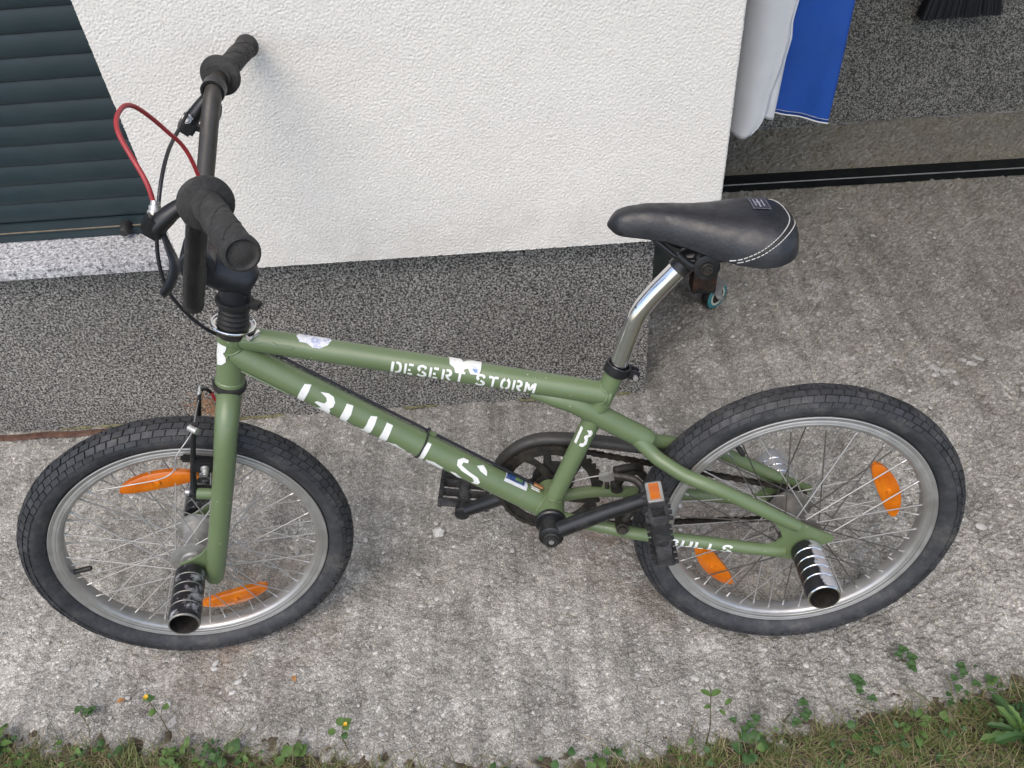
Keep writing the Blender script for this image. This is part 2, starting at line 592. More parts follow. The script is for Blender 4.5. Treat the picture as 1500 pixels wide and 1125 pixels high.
    MAT['grass'] = leaf_mat('grass_green', (.10, .145, .036), (.19, .225, .075))
    MAT['straw'] = leaf_mat('dry_grass', (.26, .21, .11), (.42, .35, .21))
    MAT['stem_plant'] = leaf_mat('weed_stalk', (.09, .10, .04), (.14, .12, .06))
    MAT['petal'] = plain('yellow_petal', (.70, .40, .02), .6)

    # amber reflector
    m, nt, b = new_mat('amber_reflector')
    c = coords(nt)
    w = N(nt, 'ShaderNodeTexChecker', Scale=340.0)
    nt.links.new(c, w.inputs['Vector'])
    n1 = noise(nt, 25, 3, .5, c)
    o = ramp(nt, n1.outputs[0], [(.35, (.48, .105, .002)), (.65, (.68, .19, .006))]).outputs[0]
    nt.links.new(o, b.inputs['Base Color'])
    b.inputs['Roughness'].default_value = .22
    b.inputs['Subsurface Weight'].default_value = .25
    b.inputs['Subsurface Radius'].default_value = (.01, .004, .001)
    b.inputs['Coat Weight'].default_value = .4
    bump(nt, b, w.outputs['Fac'], .35, .0006)
    MAT['amber'] = m

    # knurled pegs
    def peg(name, chrome_side, bias=.52):
        m, nt, b = new_mat(name)
        c = coords(nt)
        ck = N(nt, 'ShaderNodeTexChecker', Scale=600.0)
        mp = N(nt, 'ShaderNodeMapping')
        mp.inputs['Rotation'].default_value = (.78, .78, .78)
        nt.links.new(c, mp.inputs['Vector'])
        nt.links.new(mp.outputs[0], ck.inputs['Vector'])
        n1 = noise(nt, 45, 7, .72, c)
        if chrome_side:
            sep = nt.nodes.new('ShaderNodeSeparateXYZ')
            nt.links.new(c, sep.inputs[0])
            a = N(nt, 'ShaderNodeMath', operation='MULTIPLY_ADD')
            a.inputs[1].default_value = 26.0
            a.inputs[2].default_value = bias
            nt.links.new(sep.outputs['X'], a.inputs[0])
            s = N(nt, 'ShaderNodeMath', operation='ADD')
            nt.links.new(a.outputs[0], s.inputs[0])
            k = N(nt, 'ShaderNodeMath', operation='MULTIPLY_ADD')
            k.inputs[1].default_value = 1.1
            k.inputs[2].default_value = -.55
            nt.links.new(n1.outputs[0], k.inputs[0])
            nt.links.new(k.outputs[0], s.inputs[1])
            mask = ramp(nt, s.outputs[0], [(.46, 0), (.54, 1)]).outputs[0]
        else:
            mask = ramp(nt, n1.outputs[0], [(.53, 0), (.64, .7)]).outputs[0]
        o = mix(nt, mask, (.012, .0125, .015), (.60, .60, .62))
        nt.links.new(o, b.inputs['Base Color'])
        mv = N(nt, 'ShaderNodeMath', operation='MULTIPLY')
        mv.inputs[1].default_value = .5
        nt.links.new(mask, mv.inputs[0])
        nt.links.new(mv.outputs[0], b.inputs['Metallic'])
        b.inputs['Roughness'].default_value = .33
        bump(nt, b, ck.outputs['Fac'], .5 if chrome_side else .15, .0006)
        return m
    MAT['peg_chrome'] = peg('knurled_peg', True)
    MAT['peg_bare'] = peg('bare_knurled_peg', True, 1.3)
    MAT['peg_black'] = peg('scuffed_black_peg', False)


def leaf_mat(name, a, b_):
    m, nt, b = new_mat(name)
    g = nt.nodes.new('ShaderNodeNewGeometry')
    c = coords(nt)
    n1 = noise(nt, 35, 3, .6, c)
    r = N(nt, 'ShaderNodeMath', operation='ADD')
    nt.links.new(g.outputs['Random Per Island'], r.inputs[0])
    nt.links.new(n1.outputs[0], r.inputs[1])
    h = N(nt, 'ShaderNodeMath', operation='MULTIPLY')
    h.inputs[1].default_value = .5
    nt.links.new(r.outputs[0], h.inputs[0])
    o = ramp(nt, h.outputs[0], [(.15, a), (.85, b_)]).outputs[0]
    nt.links.new(o, b.inputs['Base Color'])
    b.inputs['Roughness'].default_value = .6
    b.inputs['Subsurface Weight'].default_value = 0.0
    tr = nt.nodes.new('ShaderNodeBsdfTranslucent')
    nt.links.new(o, tr.inputs['Color'])
    ad = nt.nodes.new('ShaderNodeMixShader')
    ad.inputs[0].default_value = .3
    nt.links.new(b.outputs[0], ad.inputs[1])
    nt.links.new(tr.outputs[0], ad.inputs[2])
    out = nt.nodes['Material Output']
    nt.links.new(ad.outputs[0], out.inputs[0])
    return m


build_materials()

# ------------------------------------------------------------------ ground
EDGE = [(-4, .60), (-1.2, .615), (-.93, .60), (-.69, .575), (-.46, .552), (-.125, .508), (.09, .515), (.25, .532), (.42, .55), (.59, .575), (.76, .605), (1.2, .63), (4, .62)]


def lawn_edge(x):
    return np.interp(x, [e[0] for e in EDGE], [e[1] for e in EDGE])


def slab_height(X, Y, seed=1):
    ny, nx = X.shape
    d = abs(X[0, 1] - X[0, 0])
    h = .0018 * field(ny, nx, d, .05, .40, seed)
    h += .0008 * field(ny, nx, d, .012, .05, seed + 1)
    h += .0010 * field(ny, nx, d, .0042, .011, seed + 2)
    rake = field(ny, nx, d, .016, .07, seed + 3, aniso=(math.radians(3), .06))
    w = np.clip((X - .15) / .5, 0, 1) * 1.0 + .5
    h += .0017 * rake * w
    return h


def build_ground():
    d = .0033
    xs = np.arange(-1.32, 1.92, d)
    ys = np.arange(.40, 2.53, d)
    X, Y = np.meshgrid(xs, ys)
    Z = slab_height(X, Y)
    fade = np.minimum.reduce([np.clip((X - xs[0]) / .05, 0, 1), np.clip((xs[-1] - X) / .05, 0, 1), np.clip((ys[-1] - Y) / .05, 0, 1)])
    Z *= fade
    e = lawn_edge(X) + .012 * field(*X.shape, d, .03, .3, 11)
    t = np.clip((e - Y + .015) / .05, 0, 1)
    Z = Z - .035 * t * t * (3 - 2 * t) - .004 * t * np.abs(field(*X.shape, d, .01, .03, 12))
    me = grid_mesh('pavement', X, Y, Z - .002)
    tag(link('pavement', me, MAT['concrete']), kind='structure')
    # the same slab carried on to both sides, at an even level
    for nm, x0, x1, y0, y1 in (('pavement', -9, xs[0], .56, 1.33), ('pavement', xs[-1], 9, .56, 9.0)):
        MB().box(((x0 + x1) / 2, (y0 + y1) / 2, -.052), (x1 - x0, y1 - y0, .1)).build(nm, MAT['concrete'], smooth=False)
    for o in bpy.data.objects:
        if o.name.startswith('pavement'):
            o['kind'] = 'structure'
    # soil of the lawn
    d = .006
    xs = np.arange(-1.3, 1.3, d)
    ys = np.arange(.20, .72, d)
    X, Y = np.meshgrid(xs, ys)
    Z = -.012 + .006 * field(*X.shape, d, .03, .2, 21) * .6 + .003 * field(*X.shape, d, .01, .03, 22)
    Z += .012 * np.clip((lawn_edge(X) - Y) / .1, 0, 1)
    Z -= .05 * np.clip((Y - lawn_edge(X) - .03) / .05, 0, 1)
    tag(link('lawn_soil', grid_mesh('lawn_soil', X, Y, Z), MAT['soil']), kind='structure')
    b = MB()
    b.box((0, -60, -.13), (240, 121.1, .2))
    tag(b.build('ground', MAT['lawn_far'], smooth=False), kind='structure')


m, nt, b_ = new_mat('lawn_far')
_c = coords(nt)
_n = noise(nt, 1.3, 6, .65, _c)
_n2 = noise(nt, 60, 4, .7, _c)
_o = ramp(nt, _n.outputs[0], [(.3, (.080, .082, .052)), (.7, (.125, .12, .085))]).outputs[0]
_o = mix(nt, .6, _o, ramp(nt, _n2.outputs[0], [(.3, .5), (.7, 1.4)]).outputs[0], 'MULTIPLY')
nt.links.new(_o, b_.inputs['Base Color'])
b_.inputs['Roughness'].default_value = .95
MAT['lawn_far'] = m
build_ground()

# ------------------------------------------------------------------ house wall, plinth, window
WALL_Y, PLINTH_Y = 1.278, 1.3225
WX0, WX1, WZ0 = -.641, .356, .439


def build_house():
    house = empty('house_wall', matrix=Matrix.Translation((0, 0, 0)))
    tag(house, 'white rendered house wall with dark speckled granite plinth behind the bicycle', 'wall')
    # rough render on the pier between window and passage, wrapped round both corners
    d = .0017
    path = []
    for y in np.arange(WALL_Y + .11, WALL_Y + .004, -d):
        path.append((WX0, y, -1, 0))
    for a in (.0, .4, .8, 1.2, 1.57):
        path.append((WX0 + .004 * (1 - math.cos(a)), WALL_Y + .004 * (1 - math.sin(a)), -math.cos(a), -math.sin(a)))
    for x in np.arange(WX0 + .004 + d, WX1 - .004, d):
        path.append((x, WALL_Y, 0, -1))
    for a in (1.57, 1.2, .8, .4, .0):
        path.append((WX1 - .004 * (1 - math.cos(a)), WALL_Y + .004 * (1 - math.sin(a)), math.cos(a), -math.sin(a)))
    for y in np.arange(WALL_Y + .004 + d, WALL_Y + .10, d):
        path.append((WX1, y, 1, 0))
    P = np.array(path)
    zs = np.arange(WZ0, 1.00, d)
    ny, nx = len(zs), len(P)
    h = .00048 * field(ny, nx, d, .0025, .0065, 31) + .00010 * field(ny, nx, d, .006, .018, 32) + .00012 * field(ny, nx, d, .05, .3, 33)
    h = np.where(h > 0, h * .8, h * 1.15)
    X = P[None, :, 0] + P[None, :, 2] * h
    Y = P[None, :, 1] + P[None, :, 3] * h
    Z = np.repeat(zs[:, None], nx, 1)
    link('render_face', grid_mesh('render_face', X, Y, Z), MAT['render'], house)
    b = MB()
    b.box(((WX0 + WX1) / 2, WALL_Y + .121, .71), (WX1 - WX0 - .01, .222, .54))
    b.box(((WX0 + WX1) / 2, WALL_Y + .12, 1.90), (WX1 - WX0, .24, 1.80))
    b.box((-2.85, WALL_Y + .12, 1.62), (1.9, .24, 2.36))
    b.box((-1.27, WALL_Y + .122, 2.40), (1.26, .236, .80))
    b.build('wall_core', MAT['render'], house, smooth=False)
    # plinth slabs
    b = MB()
    b.box((-2.025, PLINTH_Y + .10, .205), (4.55, .20, .467))
    b.build('plinth', MAT['granite'], house, smooth=False)
    # grey backing that closes the wall towards the passage
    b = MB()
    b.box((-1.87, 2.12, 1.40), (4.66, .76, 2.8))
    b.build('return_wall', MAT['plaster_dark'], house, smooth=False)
    # lintel and ceiling over the passage, out of view, set low to darken it
    b = MB()
    b.box((1.55, WALL_Y + .12, 2.40), (2.38, .24, .8))
    b.box((1.55, 2.05, 2.06), (2.6, 1.06, .12))
    b.build('lintel', MAT['render'], house, smooth=False)
    MB().box((1.95, .98, 2.25), (3.1, .592, .16)).build('shade_slab', MAT['render'], house, smooth=False)  # unseen slab added to darken the passage and the concrete before it
    b = MB()
    b.box((3.1, WALL_Y + .30, 1.4), (.72, .6, 2.8))
    b.build('pier', MAT['render'], house, smooth=False)
    # window sill
    s = MB().box((-1.30, 1.345, .4655), (1.30, .154, .024), ch=.002).build('window_sill', MAT['granite_light'], house)
    return house


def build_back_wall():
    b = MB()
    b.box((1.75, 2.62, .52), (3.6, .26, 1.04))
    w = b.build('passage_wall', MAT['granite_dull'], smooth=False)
    tag(w, 'dark speckled granite wall at the back of the shaded passage', 'wall')
    MB().box((1.75, 2.64, 1.92), (3.6, .26, 1.755)).build('upper_render', MAT['render'], w, smooth=False)
    # crumbled mortar along the foot
    b = MB()
    r = random.Random(4)
    for i in range(420):
        x = r.uniform(.5, 1.9)
        if math.sin(x * 9) + math.sin(x * 23 + 1) < -.4:
            continue
        sx = r.uniform(.002, .010)
        sz = r.uniform(.001, .004)
        b.tube([(x - sx, 2.488, .0), (x, 2.487 - r.uniform(0, .010), r.uniform(-.001, .004)), (x + sx, 2.488, .0)], [sz * .2, sz, sz * .2], 5)
    tag(b.build('mortar', MAT['spatter'], w), kind='stuff')


def build_shutter():
    SY = 1.372
    sh = empty('roller_shutter', matrix=Matrix.Translation((-1.27, SY, .478)))
    tag(sh, 'dark blue-grey roller shutter closed over the window left of the white wall', 'shutter')
    pitch = .0381
    prof = [(.006, .000), (-.004, .0003), (-.0056, .002), (-.0066, .008), (-.0064, .018), (-.0052, .027), (-.0036, .034), (-.0024, .0376), (.006, .0379)]
    W = .66
    me = None
    b = MB()
    V = [(x, p[0], p[1]) for x in (-W, W) for p in prof]
    n = len(prof)
    F = [(i, (i + 1) % n, (i + 1) % n + n, i + n) for i in range(n)] + [tuple(range(n - 1, -1, -1)), tuple(range(n, 2 * n))]
    b.add(V, F)
    me = b.mesh('slat')
    me.materials.append(MAT['shutter'])
    for k in range(32):
        link('slat', me, None, sh, Matrix.Translation((0, 0, .0385 + k * pitch)))
    b = MB()
    b.box((0, -.001, .0275), (2 * W, .013, .0195), ch=.0015)
    b.box((0, -.0045, .0085), (2 * W, .016, .0165), ch=.002)
    b.build('bottom_rail', MAT['shutter'], sh)
    MB().box((0, -.0065, .0182), (2 * W, .004, .0025)).build('rubber_seal', plain('sun_bleached_seal', (.20, .16, .11), .8), sh)
    MB().lathe([(0, .0105), (.012, .0105), (.028, .0090), (.030, .0075)], (.517, -.004, .021), (0, -1, -.12), 18).build('stop_plug', MAT['rubber'], sh)


def build_passage_things():
    # black steel rail on the passage floor
    b = MB()
    b.box((1.45, 2.133, .0135), (2.2, .050, .027), Matrix.Rotation(-.018, 3, 'Z'), ch=.0012)
    o = b.build('floor_rail', MAT['black_bar'])
    tag(o, 'black steel rail lying across the floor of the shaded passage', 'rail')
    MB().box((1.45, 2.1055, .0262), (2.2, .0035, .0035), Matrix.Rotation(-.018, 3, 'Z'), ch=.0012).build('edge_highlight', MAT['zinc'], o)  # pale metal strip standing in for the highlight along the rail's edge

    # black gate post standing on a castor
    g = empty('gate_post', matrix=Matrix.Translation((.425, 1.60, 0)))
    tag(g, 'black rusty steel gate post on a teal castor below the saddle', 'gate')
    b = MB()
    z0, z1 = .068, .235
    for c, s in (((-.0, -.022, (z0 + z1) / 2), (.056, .003, z1 - z0)), ((-.0265, .0, (z0 + z1) / 2), (.003, .041, z1 - z0)), ((.0265, .0, (z0 + z1) / 2), (.003, .041, z1 - z0))):
        b.box(c, s)
    b.box((-.345, 0, .255), (.656, .04, .04))
    b.box((-.60, 0, 1.1), (.04, .036, 1.6))
    b.box((-.06, 0, 1.1), (.04, .036, 1.6))
    b.build('post', plain('black_rusty_post', (.014, .014, .014), .6, var=.4, scale=60, dirt=(.13, .05, .018), dirt_amt=.9, grime=(.48, .64)), g, smooth=False)
    ax = Vector((.62, -.78, 0)).normalized()
    cw = Vector((.036, .012, .0350))
    wh = MB().lathe([(-.012, .0335), (-.010, .0350), (.0085, .0350), (.0095, .0345)], cw, ax, 32).build('castor_wheel', MAT['rubber'], g)
    MB().lathe([(.0090, .0352), (.0105, .0345), (.0120, .0325), (.0120, .0255), (.0100, .0250)], cw, ax, 32, closed=True).build('teal_tyre', MAT['teal'], wh)
    MB().lathe([(.0100, .0252), (.0124, .0250), (.0124, .0200), (.0100, .0195)], cw, ax, 28, closed=True).build('wheel_core', MAT['cream'], wh)
    MB().lathe([(.0096, .0), (.0096, .0205), (.0112, .0195), (.0112, 0)], cw, ax, 28).build('wheel_disc', MAT['grease'], wh)
    side = Vector((ax.y * -1, ax.x, 0))
    f = MB()
    for off in (.0155, -.0155):
        P = [cw + ax * off + side * s + Vector((0, 0, z)) for s, z in ((-.030, .036), (.004, .036), (.007, .004), (.004, -.007), (-.004, -.007), (-.012, .004))]
        P2 = [p + ax * (.002 if off > 0 else -.002) for p in P]
        n = len(P)
        f.add(P + P2, [tuple(range(n)), tuple(range(2 * n - 1, n - 1, -1))] + [(i, (i + 1) % n, (i + 1) % n + n, i + n) for i in range(n)])
    f.box(tuple(cw + Vector((0, 0, .0365))), (.05, .040, .002), Matrix.Rotation(math.atan2(ax.y, ax.x), 3, 'Z'))
    f.build('castor_fork', MAT['zinc'], g, smooth=False)
    MB().lathe([(.0, .007), (.006, .007), (.006, .004), (.010, .004), (.010, 0)], cw + ax * .0176, ax, 6).build('axle_nut', MAT['zinc'], g, smooth=False)

    # folded blue and white banner hanging against the passage wall
    fl = empty('banner', matrix=Matrix.Translation((.605, 1.80, .388)) @ Matrix.Scale(.729, 4))
    tag(fl, 'blue and white cloth banner hanging in the passage opening beside the white wall', 'banner')
    H = 2.20
    zs = np.concatenate([np.arange(0, .5, .012), np.arange(.5, H, .05)])

    def sheet(fn, nu, name, mat, thick=.0012):
        V, F = [], []
        for z in zs:
            for i in range(nu):
                V.append(fn(i / (nu - 1), z))
        for j in range(len(zs) - 1):
            for i in range(nu - 1):
                F.append((j * nu + i, j * nu + i + 1, (j + 1) * nu + i + 1, (j + 1) * nu + i))
        b = MB().add(V, F)
        o = b.build(name, mat, fl, fix=False)
        md = o.modifiers.new('thickness', 'SOLIDIFY')
        md.thickness = thick
        return o

    def xr(z):
        return float(np.interp(z, [0, .03, .06, .12, .2, .28, .33, .38, .45, H], [-.080, -.046, -.036, -.034, -.014, -.004, -.010, -.004, .006, .02]))

    def white_fn(u, z):
        a = u * math.pi * 1.12
        r = xr(z)
        x0 = -.160 + .01 * z
        cxm = (x0 + r) / 2
        hw = (r - x0) / 2
        x = cxm - hw * math.cos(a)
        y = .0 - .072 * math.sin(min(a, math.pi * 1.05)) ** .8 if a < math.pi else .0 + .03 * (a - math.pi)
        y += .004 * math.sin(5 * z + 3 * u) + .0045 * math.sin(11 * u + 2.5 * z) * (.4 + u) - .010 * max(0, 1 - abs((u - .62 - .12 * z) / .05)) + .008 * max(0, 1 - abs((u - .82 + .2 * z) / .04))
        zz = z - .012 * math.sin(a) * (1 - min(1, z / .1)) + .05 * max(0, u - .55) * max(0, 1 - z / .15)
        return (x, y - .01, zz)

    def blue_fn(u, z):
        x = -.06 + .214 * u + .012 * z * u
        y = -.012 + .009 * math.sin(4.1 * u + 6 * z) - .018 * u + .004 * math.sin(13 * u - 3 * z)
        zz = z + .042 * (1 - u) * max(0, 1 - z / .3) - .004 * u
        return (x, y, zz + .004)

    def under_fn(u, z):
        x = -.155 + .135 * u + .02 * u * min(1, z / .4)
        return (x, -.020 + .012 * math.sin(5 * u + 4 * z), z + .026 + .01 * math.sin(4 * u))
    bl = sheet(blue_fn, 24, 'blue_panel', MAT['flag_blue'])
    sheet(white_fn, 40, 'white_panel', MAT['flag_white'])
    sheet(under_fn, 14, 'inner_fold', MAT['flag_white'])
    # pale hem and its stitch line
    for dz, rr, mt in ((-.002, .0022, MAT['flag_white']), (.010, .0007, MAT['thread'])):
        pts = []
        for i in range(24):
            p = blue_fn(i / 23 * .93 + .07, 0)
            pts.append((p[0], p[1] - .0025, p[2] + dz))
        MB().tube(pts, rr, 6).build('hem', mt, bl)
    MB().tube([(-.20, -.022, H), (.21, -.022, H)], .012, 12).build('rod', MAT['zinc'], fl)

    # black broom hung on the passage wall
    br = empty('broom', matrix=Matrix.Translation((1.30, 2.44, .335)))
    tag(br, 'black bristled broom hanging against the granite passage wall', 'broom')
    b = MB()
    r = random.Random(3)
    for i in range(1500):
        u = r.uniform(-1, 1)
        v = r.uniform(-1, 1)
        x0, x1 = u * .098, u * .115 + r.uniform(-.001, .001)
        y0, y1 = v * .016, v * .026
        w = .0011
        z1 = .008 + r.uniform(-.0015, .002)
        b.add([(x0 - w, y0, .085), (x0 + w, y0, .085), (x0, y0 + w * 1.6, .085), (x1 - w, y1, z1), (x1 + w, y1, z1), (x1, y1 + w * 1.6, z1)],
              [(0, 1, 4, 3), (1, 2, 5, 4), (2, 0, 3, 5), (3, 4, 5)])
    tag(b.build('bristle', MAT['bristle'], br, smooth=False), kind='stuff')
    MB().box((0, 0, .105), (.20, .046, .042), ch=.008).build('broom_head', MAT['rubber'], br)
    MB().tube([(0, 0, .125), (0, .022, 1.2)], .011, 12).build('handle', MAT['zinc'], br)


def build_wall_foot():
    # rusty flat bar along the foot of the plinth
    b = MB()
    n = 26
    pts = [(-1.62 + i * .032, 1.301 + .0015 * math.sin(i * 1.7), .003 + .0012 * math.sin(i * .9)) for i in range(n)]
    b.tube(pts, .0095, 6, sq=.45, up=(0, 1, 0))
    tag(b.build('steel_strip', MAT['rust'], smooth=False), 'thin rusty steel strip on the concrete at the foot of the plinth', 'strip')
    # crusts of moss and mortar in the joint
    b = MB()
    r = random.Random(5)
    for i in range(620):
        x = r.uniform(-1.3, .24)
        if math.sin(x * 7 + 1) + math.sin(x * 17) < .1:
            continue
        sx = r.uniform(.002, .012)
        sz = r.uniform(.0008, .0032)
        yy = PLINTH_Y - .001
        b.tube([(x - sx, yy, .001), (x, yy - r.uniform(0, .008), r.uniform(-.001, .003)), (x + sx, yy, .001)], [sz * .2, sz, sz * .2], 5)
    tag(b.build('moss', MAT['moss']), 'crust of dry moss in the joint between plinth and concrete', 'moss', kind='stuff')
    # ginger fibres caught at the wall behind the front brake
    b = MB()
    r = random.Random(9)
    for i in range(150):
        c = Vector((r.gauss(-.715, .026), r.uniform(1.300, 1.316), abs(r.gauss(.055, .016)) + .004))
        p = [c]
        dv = Vector((r.uniform(-1, 1), r.uniform(-.3, .1), r.uniform(-1, 1)))
        for k in range(4):
            dv = (dv + Vector((r.uniform(-1, 1), r.uniform(-.4, .2), r.uniform(-1, 1))) * .7).normalized()
            q = p[-1] + dv * .006
            q.y = min(q.y, 1.321)
            q.z = max(q.z, .002)
            p.append(q)
        b.tube(p, .0004, 3, cap=False)
    for k in range(7):
        x = -.75 + .012 * k
        b.tube([(x, 1.319, .0), (x + r.uniform(-.005, .005), 1.314, .03), (x + r.uniform(-.01, .01), 1.312, .06)], .0004, 3, cap=False)
    tag(b.build('dry_fibre', MAT['fuzz'], fix=False), 'tuft of ginger dry fibre against the plinth behind the front wheel', 'fibre', kind='stuff')


build_house()
build_back_wall()
build_shutter()
build_passage_things()
build_wall_foot()

# ------------------------------------------------------------------ bicycle
# bicycle axes: x rearwards, y to its right side (towards the wall), z up in the frame plane; it leans 11 degrees on the wall
BIKE = Matrix(((0.999427, 0.033206, 0.006604, 0.393729),
               (-0.033857, 0.980232, 0.194932, 0.720700),
               (0.0, -0.195044, 0.980795, 0.000461),
               (0, 0, 0, 1)))
# steering axes: z up the head tube, turned 13 degrees to the left
STEER = Matrix(((0.931647, -0.222220, 0.287495, -.828),
                (0.232015, 0.972712, 0.0, 0.0),
                (-0.279650, 0.066703, 0.957782, .549),
                (0, 0, 0, 1)))
bike = empty('bicycle', matrix=BIKE)
tag(bike, 'olive green bicycle with white stencil lettering leaning on the white wall', 'bicycle')

TUBES = {'DT': ((-.81, 0, .6037), (-.385, 0, .2990), .0195), 'TT': ((-.80, 0, .6257), (-.29, 0, .5067), .0165),
         'HT': ((-.828, 0, .549), (-.8036, 0, .6304), .0195), 'ST': ((-.2797, 0, .5487), (-.381, 0, .304), .014),
         'CS': ((-.1454, -.055, .2664), (-.0598, -.057, .2507), .0097)}


def on_tube(t, s, th, off=.0):
    a, b, r = TUBES[t]
    a, b = Vector(a), Vector(b)
    ax = (b - a).normalized()
    e1 = Vector((0, -1, 0))
    e1 = (e1 - ax * e1.dot(ax)).normalized()
    e2 = ax.cross(e1)
    return a + ax * s + (e1 * math.cos(th) + e2 * math.sin(th)) * (r + off)


def decal(name, t, polys, mat, parent, off=.0005):
    """flat print or thin film laid round a tube; polygons in (distance along, angle round)"""
    r = TUBES[t][2]
    b = MB()
    for L in polys:
        P = [Vector((s, th * r, 0)) for s, th in L]
        tris = tessellate_polygon([P])
        work = [[P[i] for i in tr] for tr in tris]
        out = []
        while work:
            tr = work.pop()
            e = [(tr[(i + 1) % 3] - tr[i]).length for i in range(3)]
            k = e.index(max(e))
            if e[k] > .004:
                mid = (tr[k] + tr[(k + 1) % 3]) / 2
                work.append([tr[k], mid, tr[(k + 2) % 3]])
                work.append([mid, tr[(k + 1) % 3], tr[(k + 2) % 3]])
            else:
                out.append(tr)
        V = [on_tube(t, p.x, p.y / r, off) for tr in out for p in tr]
        b.add(V, [(3 * i, 3 * i + 1, 3 * i + 2) for i in range(len(out))])
        # rim that closes the film down to the tube
        n = len(L)
        for i in range(n):
            (s0, t0), (s1, t1) = L[i], L[(i + 1) % n]
            b.add([on_tube(t, s0, t0, off), on_tube(t, s1, t1, off), on_tube(t, s1, t1, -.0005), on_tube(t, s0, t0, -.0005)], [(0, 1, 2, 3)])
    me = b.mesh(name, smooth=False)
    return link(name, me, mat, parent)


DECALS = {"bulls":["DT",[[[0.10571,-0.7744],[0.11453,-0.951],[0.11568,-0.4464],[0.11585,0.1732],[0.1165,0.923],[0.1071,0.9229],[0.10572,0.3155],[0.10509,-0.2797]],[[0.13035,-0.7721],[0.1412,-0.9396],[0.14982,-0.8658],[0.15535,-0.5344],[0.15568,-0.1656],[0.15239,0.09],[0.1553,0.2482],[0.15675,0.9243],[0.14665,0.9221],[0.132,0.9218],[0.14246,0.9252],[0.14185,0.3359],[0.13022,0.1458],[0.13207,-0.0305],[0.14255,-0.1159],[0.1442,-0.3597],[0.14125,-0.5834]],[[0.17039,-0.8643],[0.18009,-0.9373],[0.18308,-0.2875],[0.18287,0.1678],[0.18237,0.5731],[0.19197,0.9236],[0.17346,0.9234],[0.17131,0.1629],[0.17095,-0.4607]],[[0.20885,-0.8371],[0.21787,-1.0114],[0.21982,-0.3298],[0.22079,0.3828],[0.21766,0.9239],[0.20016,0.9237],[0.20894,0.5326],[0.20937,-0.0971],[0.20842,-0.5264]],[[0.23385,-0.9342],[0.24372,-0.9437],[0.24477,-0.4239],[0.24698,0.3991],[0.24462,0.9246],[0.23589,0.9244],[0.23515,0.2644],[0.23427,-0.5225]],[[0.25057,0.7566],[0.26141,0.4084],[0.28035,0.6877],[0.27758,0.924],[0.25552,0.9245]],[[0.30108,-0.9753],[0.30719,-0.975],[0.3074,-0.1941],[0.30847,0.5244],[0.30342,0.9253],[0.29917,-0.3894]],[[0.3125,0.4555],[0.32481,0.289],[0.34146,0.4104],[0.34024,0.8659],[0.31891,0.9252]],[[0.36022,-1.1427],[0.36966,-1.1426],[0.36978,-0.907],[0.36275,-0.8124],[0.36203,-0.5651],[0.37665,-0.3753],[0.39398,-0.2412],[0.40103,0.0353],[0.4005,0.3281],[0.39121,0.5144],[0.39257,0.1849],[0.38693,-0.031],[0.36632,-0.1799],[0.35589,-0.4107],[0.35336,-0.8131]],[[0.38456,-1.038],[0.39393,-1.3756],[0.4023,-1.0037],[0.40454,-0.6713],[0.39301,-0.7785]],[[0.35401,0.4184],[0.36232,0.3081],[0.37438,0.5836],[0.37137,0.924]]]],"headB":["HT",[[[0.08596,-0.7917],[0.08128,-0.3335],[0.0736,-0.0952],[0.06594,-0.1829],[0.06231,-0.3445],[0.0569,-0.1082],[0.04979,-0.0917],[0.04347,-0.3569],[0.03934,-0.8077],[0.06027,-0.9664]]]],"cloud":["TT",[[[0.08205,-1.5153],[0.08376,-2.1226],[0.09757,-2.1216],[0.12669,-2.1221],[0.12954,-1.5633],[0.12645,-1.0139],[0.11671,-0.6365],[0.10686,-0.628],[0.0981,-0.9179],[0.08814,-0.9468],[0.08526,-1.1988]]]],"torn":["TT",[[[0.29062,-2.1226],[0.30655,-2.1227],[0.3122,-1.4418],[0.32432,-2.1214],[0.33748,-2.123],[0.33743,-0.88],[0.33587,-0.475],[0.32451,-0.4457],[0.31966,-0.8671],[0.31489,-0.7417],[0.31441,-0.4281],[0.30308,-0.3987],[0.3009,-0.7648],[0.29395,-1.0219]]]],"label":["DT",[[[0.4353,-2.1782],[0.47307,-2.1776],[0.472,-1.0076],[0.43228,-0.949]]]],"labelin":["DT",[[[0.43715,-2.1795],[0.46881,-2.1793],[0.46622,-1.2945],[0.43378,-1.231]]]],"labelg":["DT",[[[0.45327,-2.182],[0.46629,-2.1815],[0.46254,-1.4323],[0.44999,-1.4692]]]],"lines":["DT",[[[0.47683,-2.1808],[0.49524,-2.1806],[0.49537,-2.1819],[0.47724,-2.1819]],[[0.47925,-2.1829],[0.49659,-2.1827],[0.49651,-2.155],[0.47871,-2.0536]],[[0.47895,-1.8017],[0.49555,-1.8611],[0.49437,-1.6718],[0.47832,-1.6443]],[[0.47963,-1.5314],[0.49496,-1.5759],[0.49436,-1.4529],[0.47942,-1.424]]]],"gus":["TT",[[[0.01138,-0.3481],[0.02694,-0.376],[0.04008,-0.6226],[0.04993,-0.5956],[0.06019,-0.3902],[0.08175,-0.4135],[0.08044,-0.252],[0.05849,-0.2115],[0.04837,-0.4232],[0.04049,-0.4451],[0.02716,-0.2038],[0.01159,-0.1487]]]],"gus2":["DT",[[[0.02276,0.9211],[0.04311,0.9198],[0.06308,0.9193],[0.09218,0.9224],[0.09222,0.9209],[0.06245,0.9168],[0.04293,0.9173],[0.02424,0.9187]]]]}

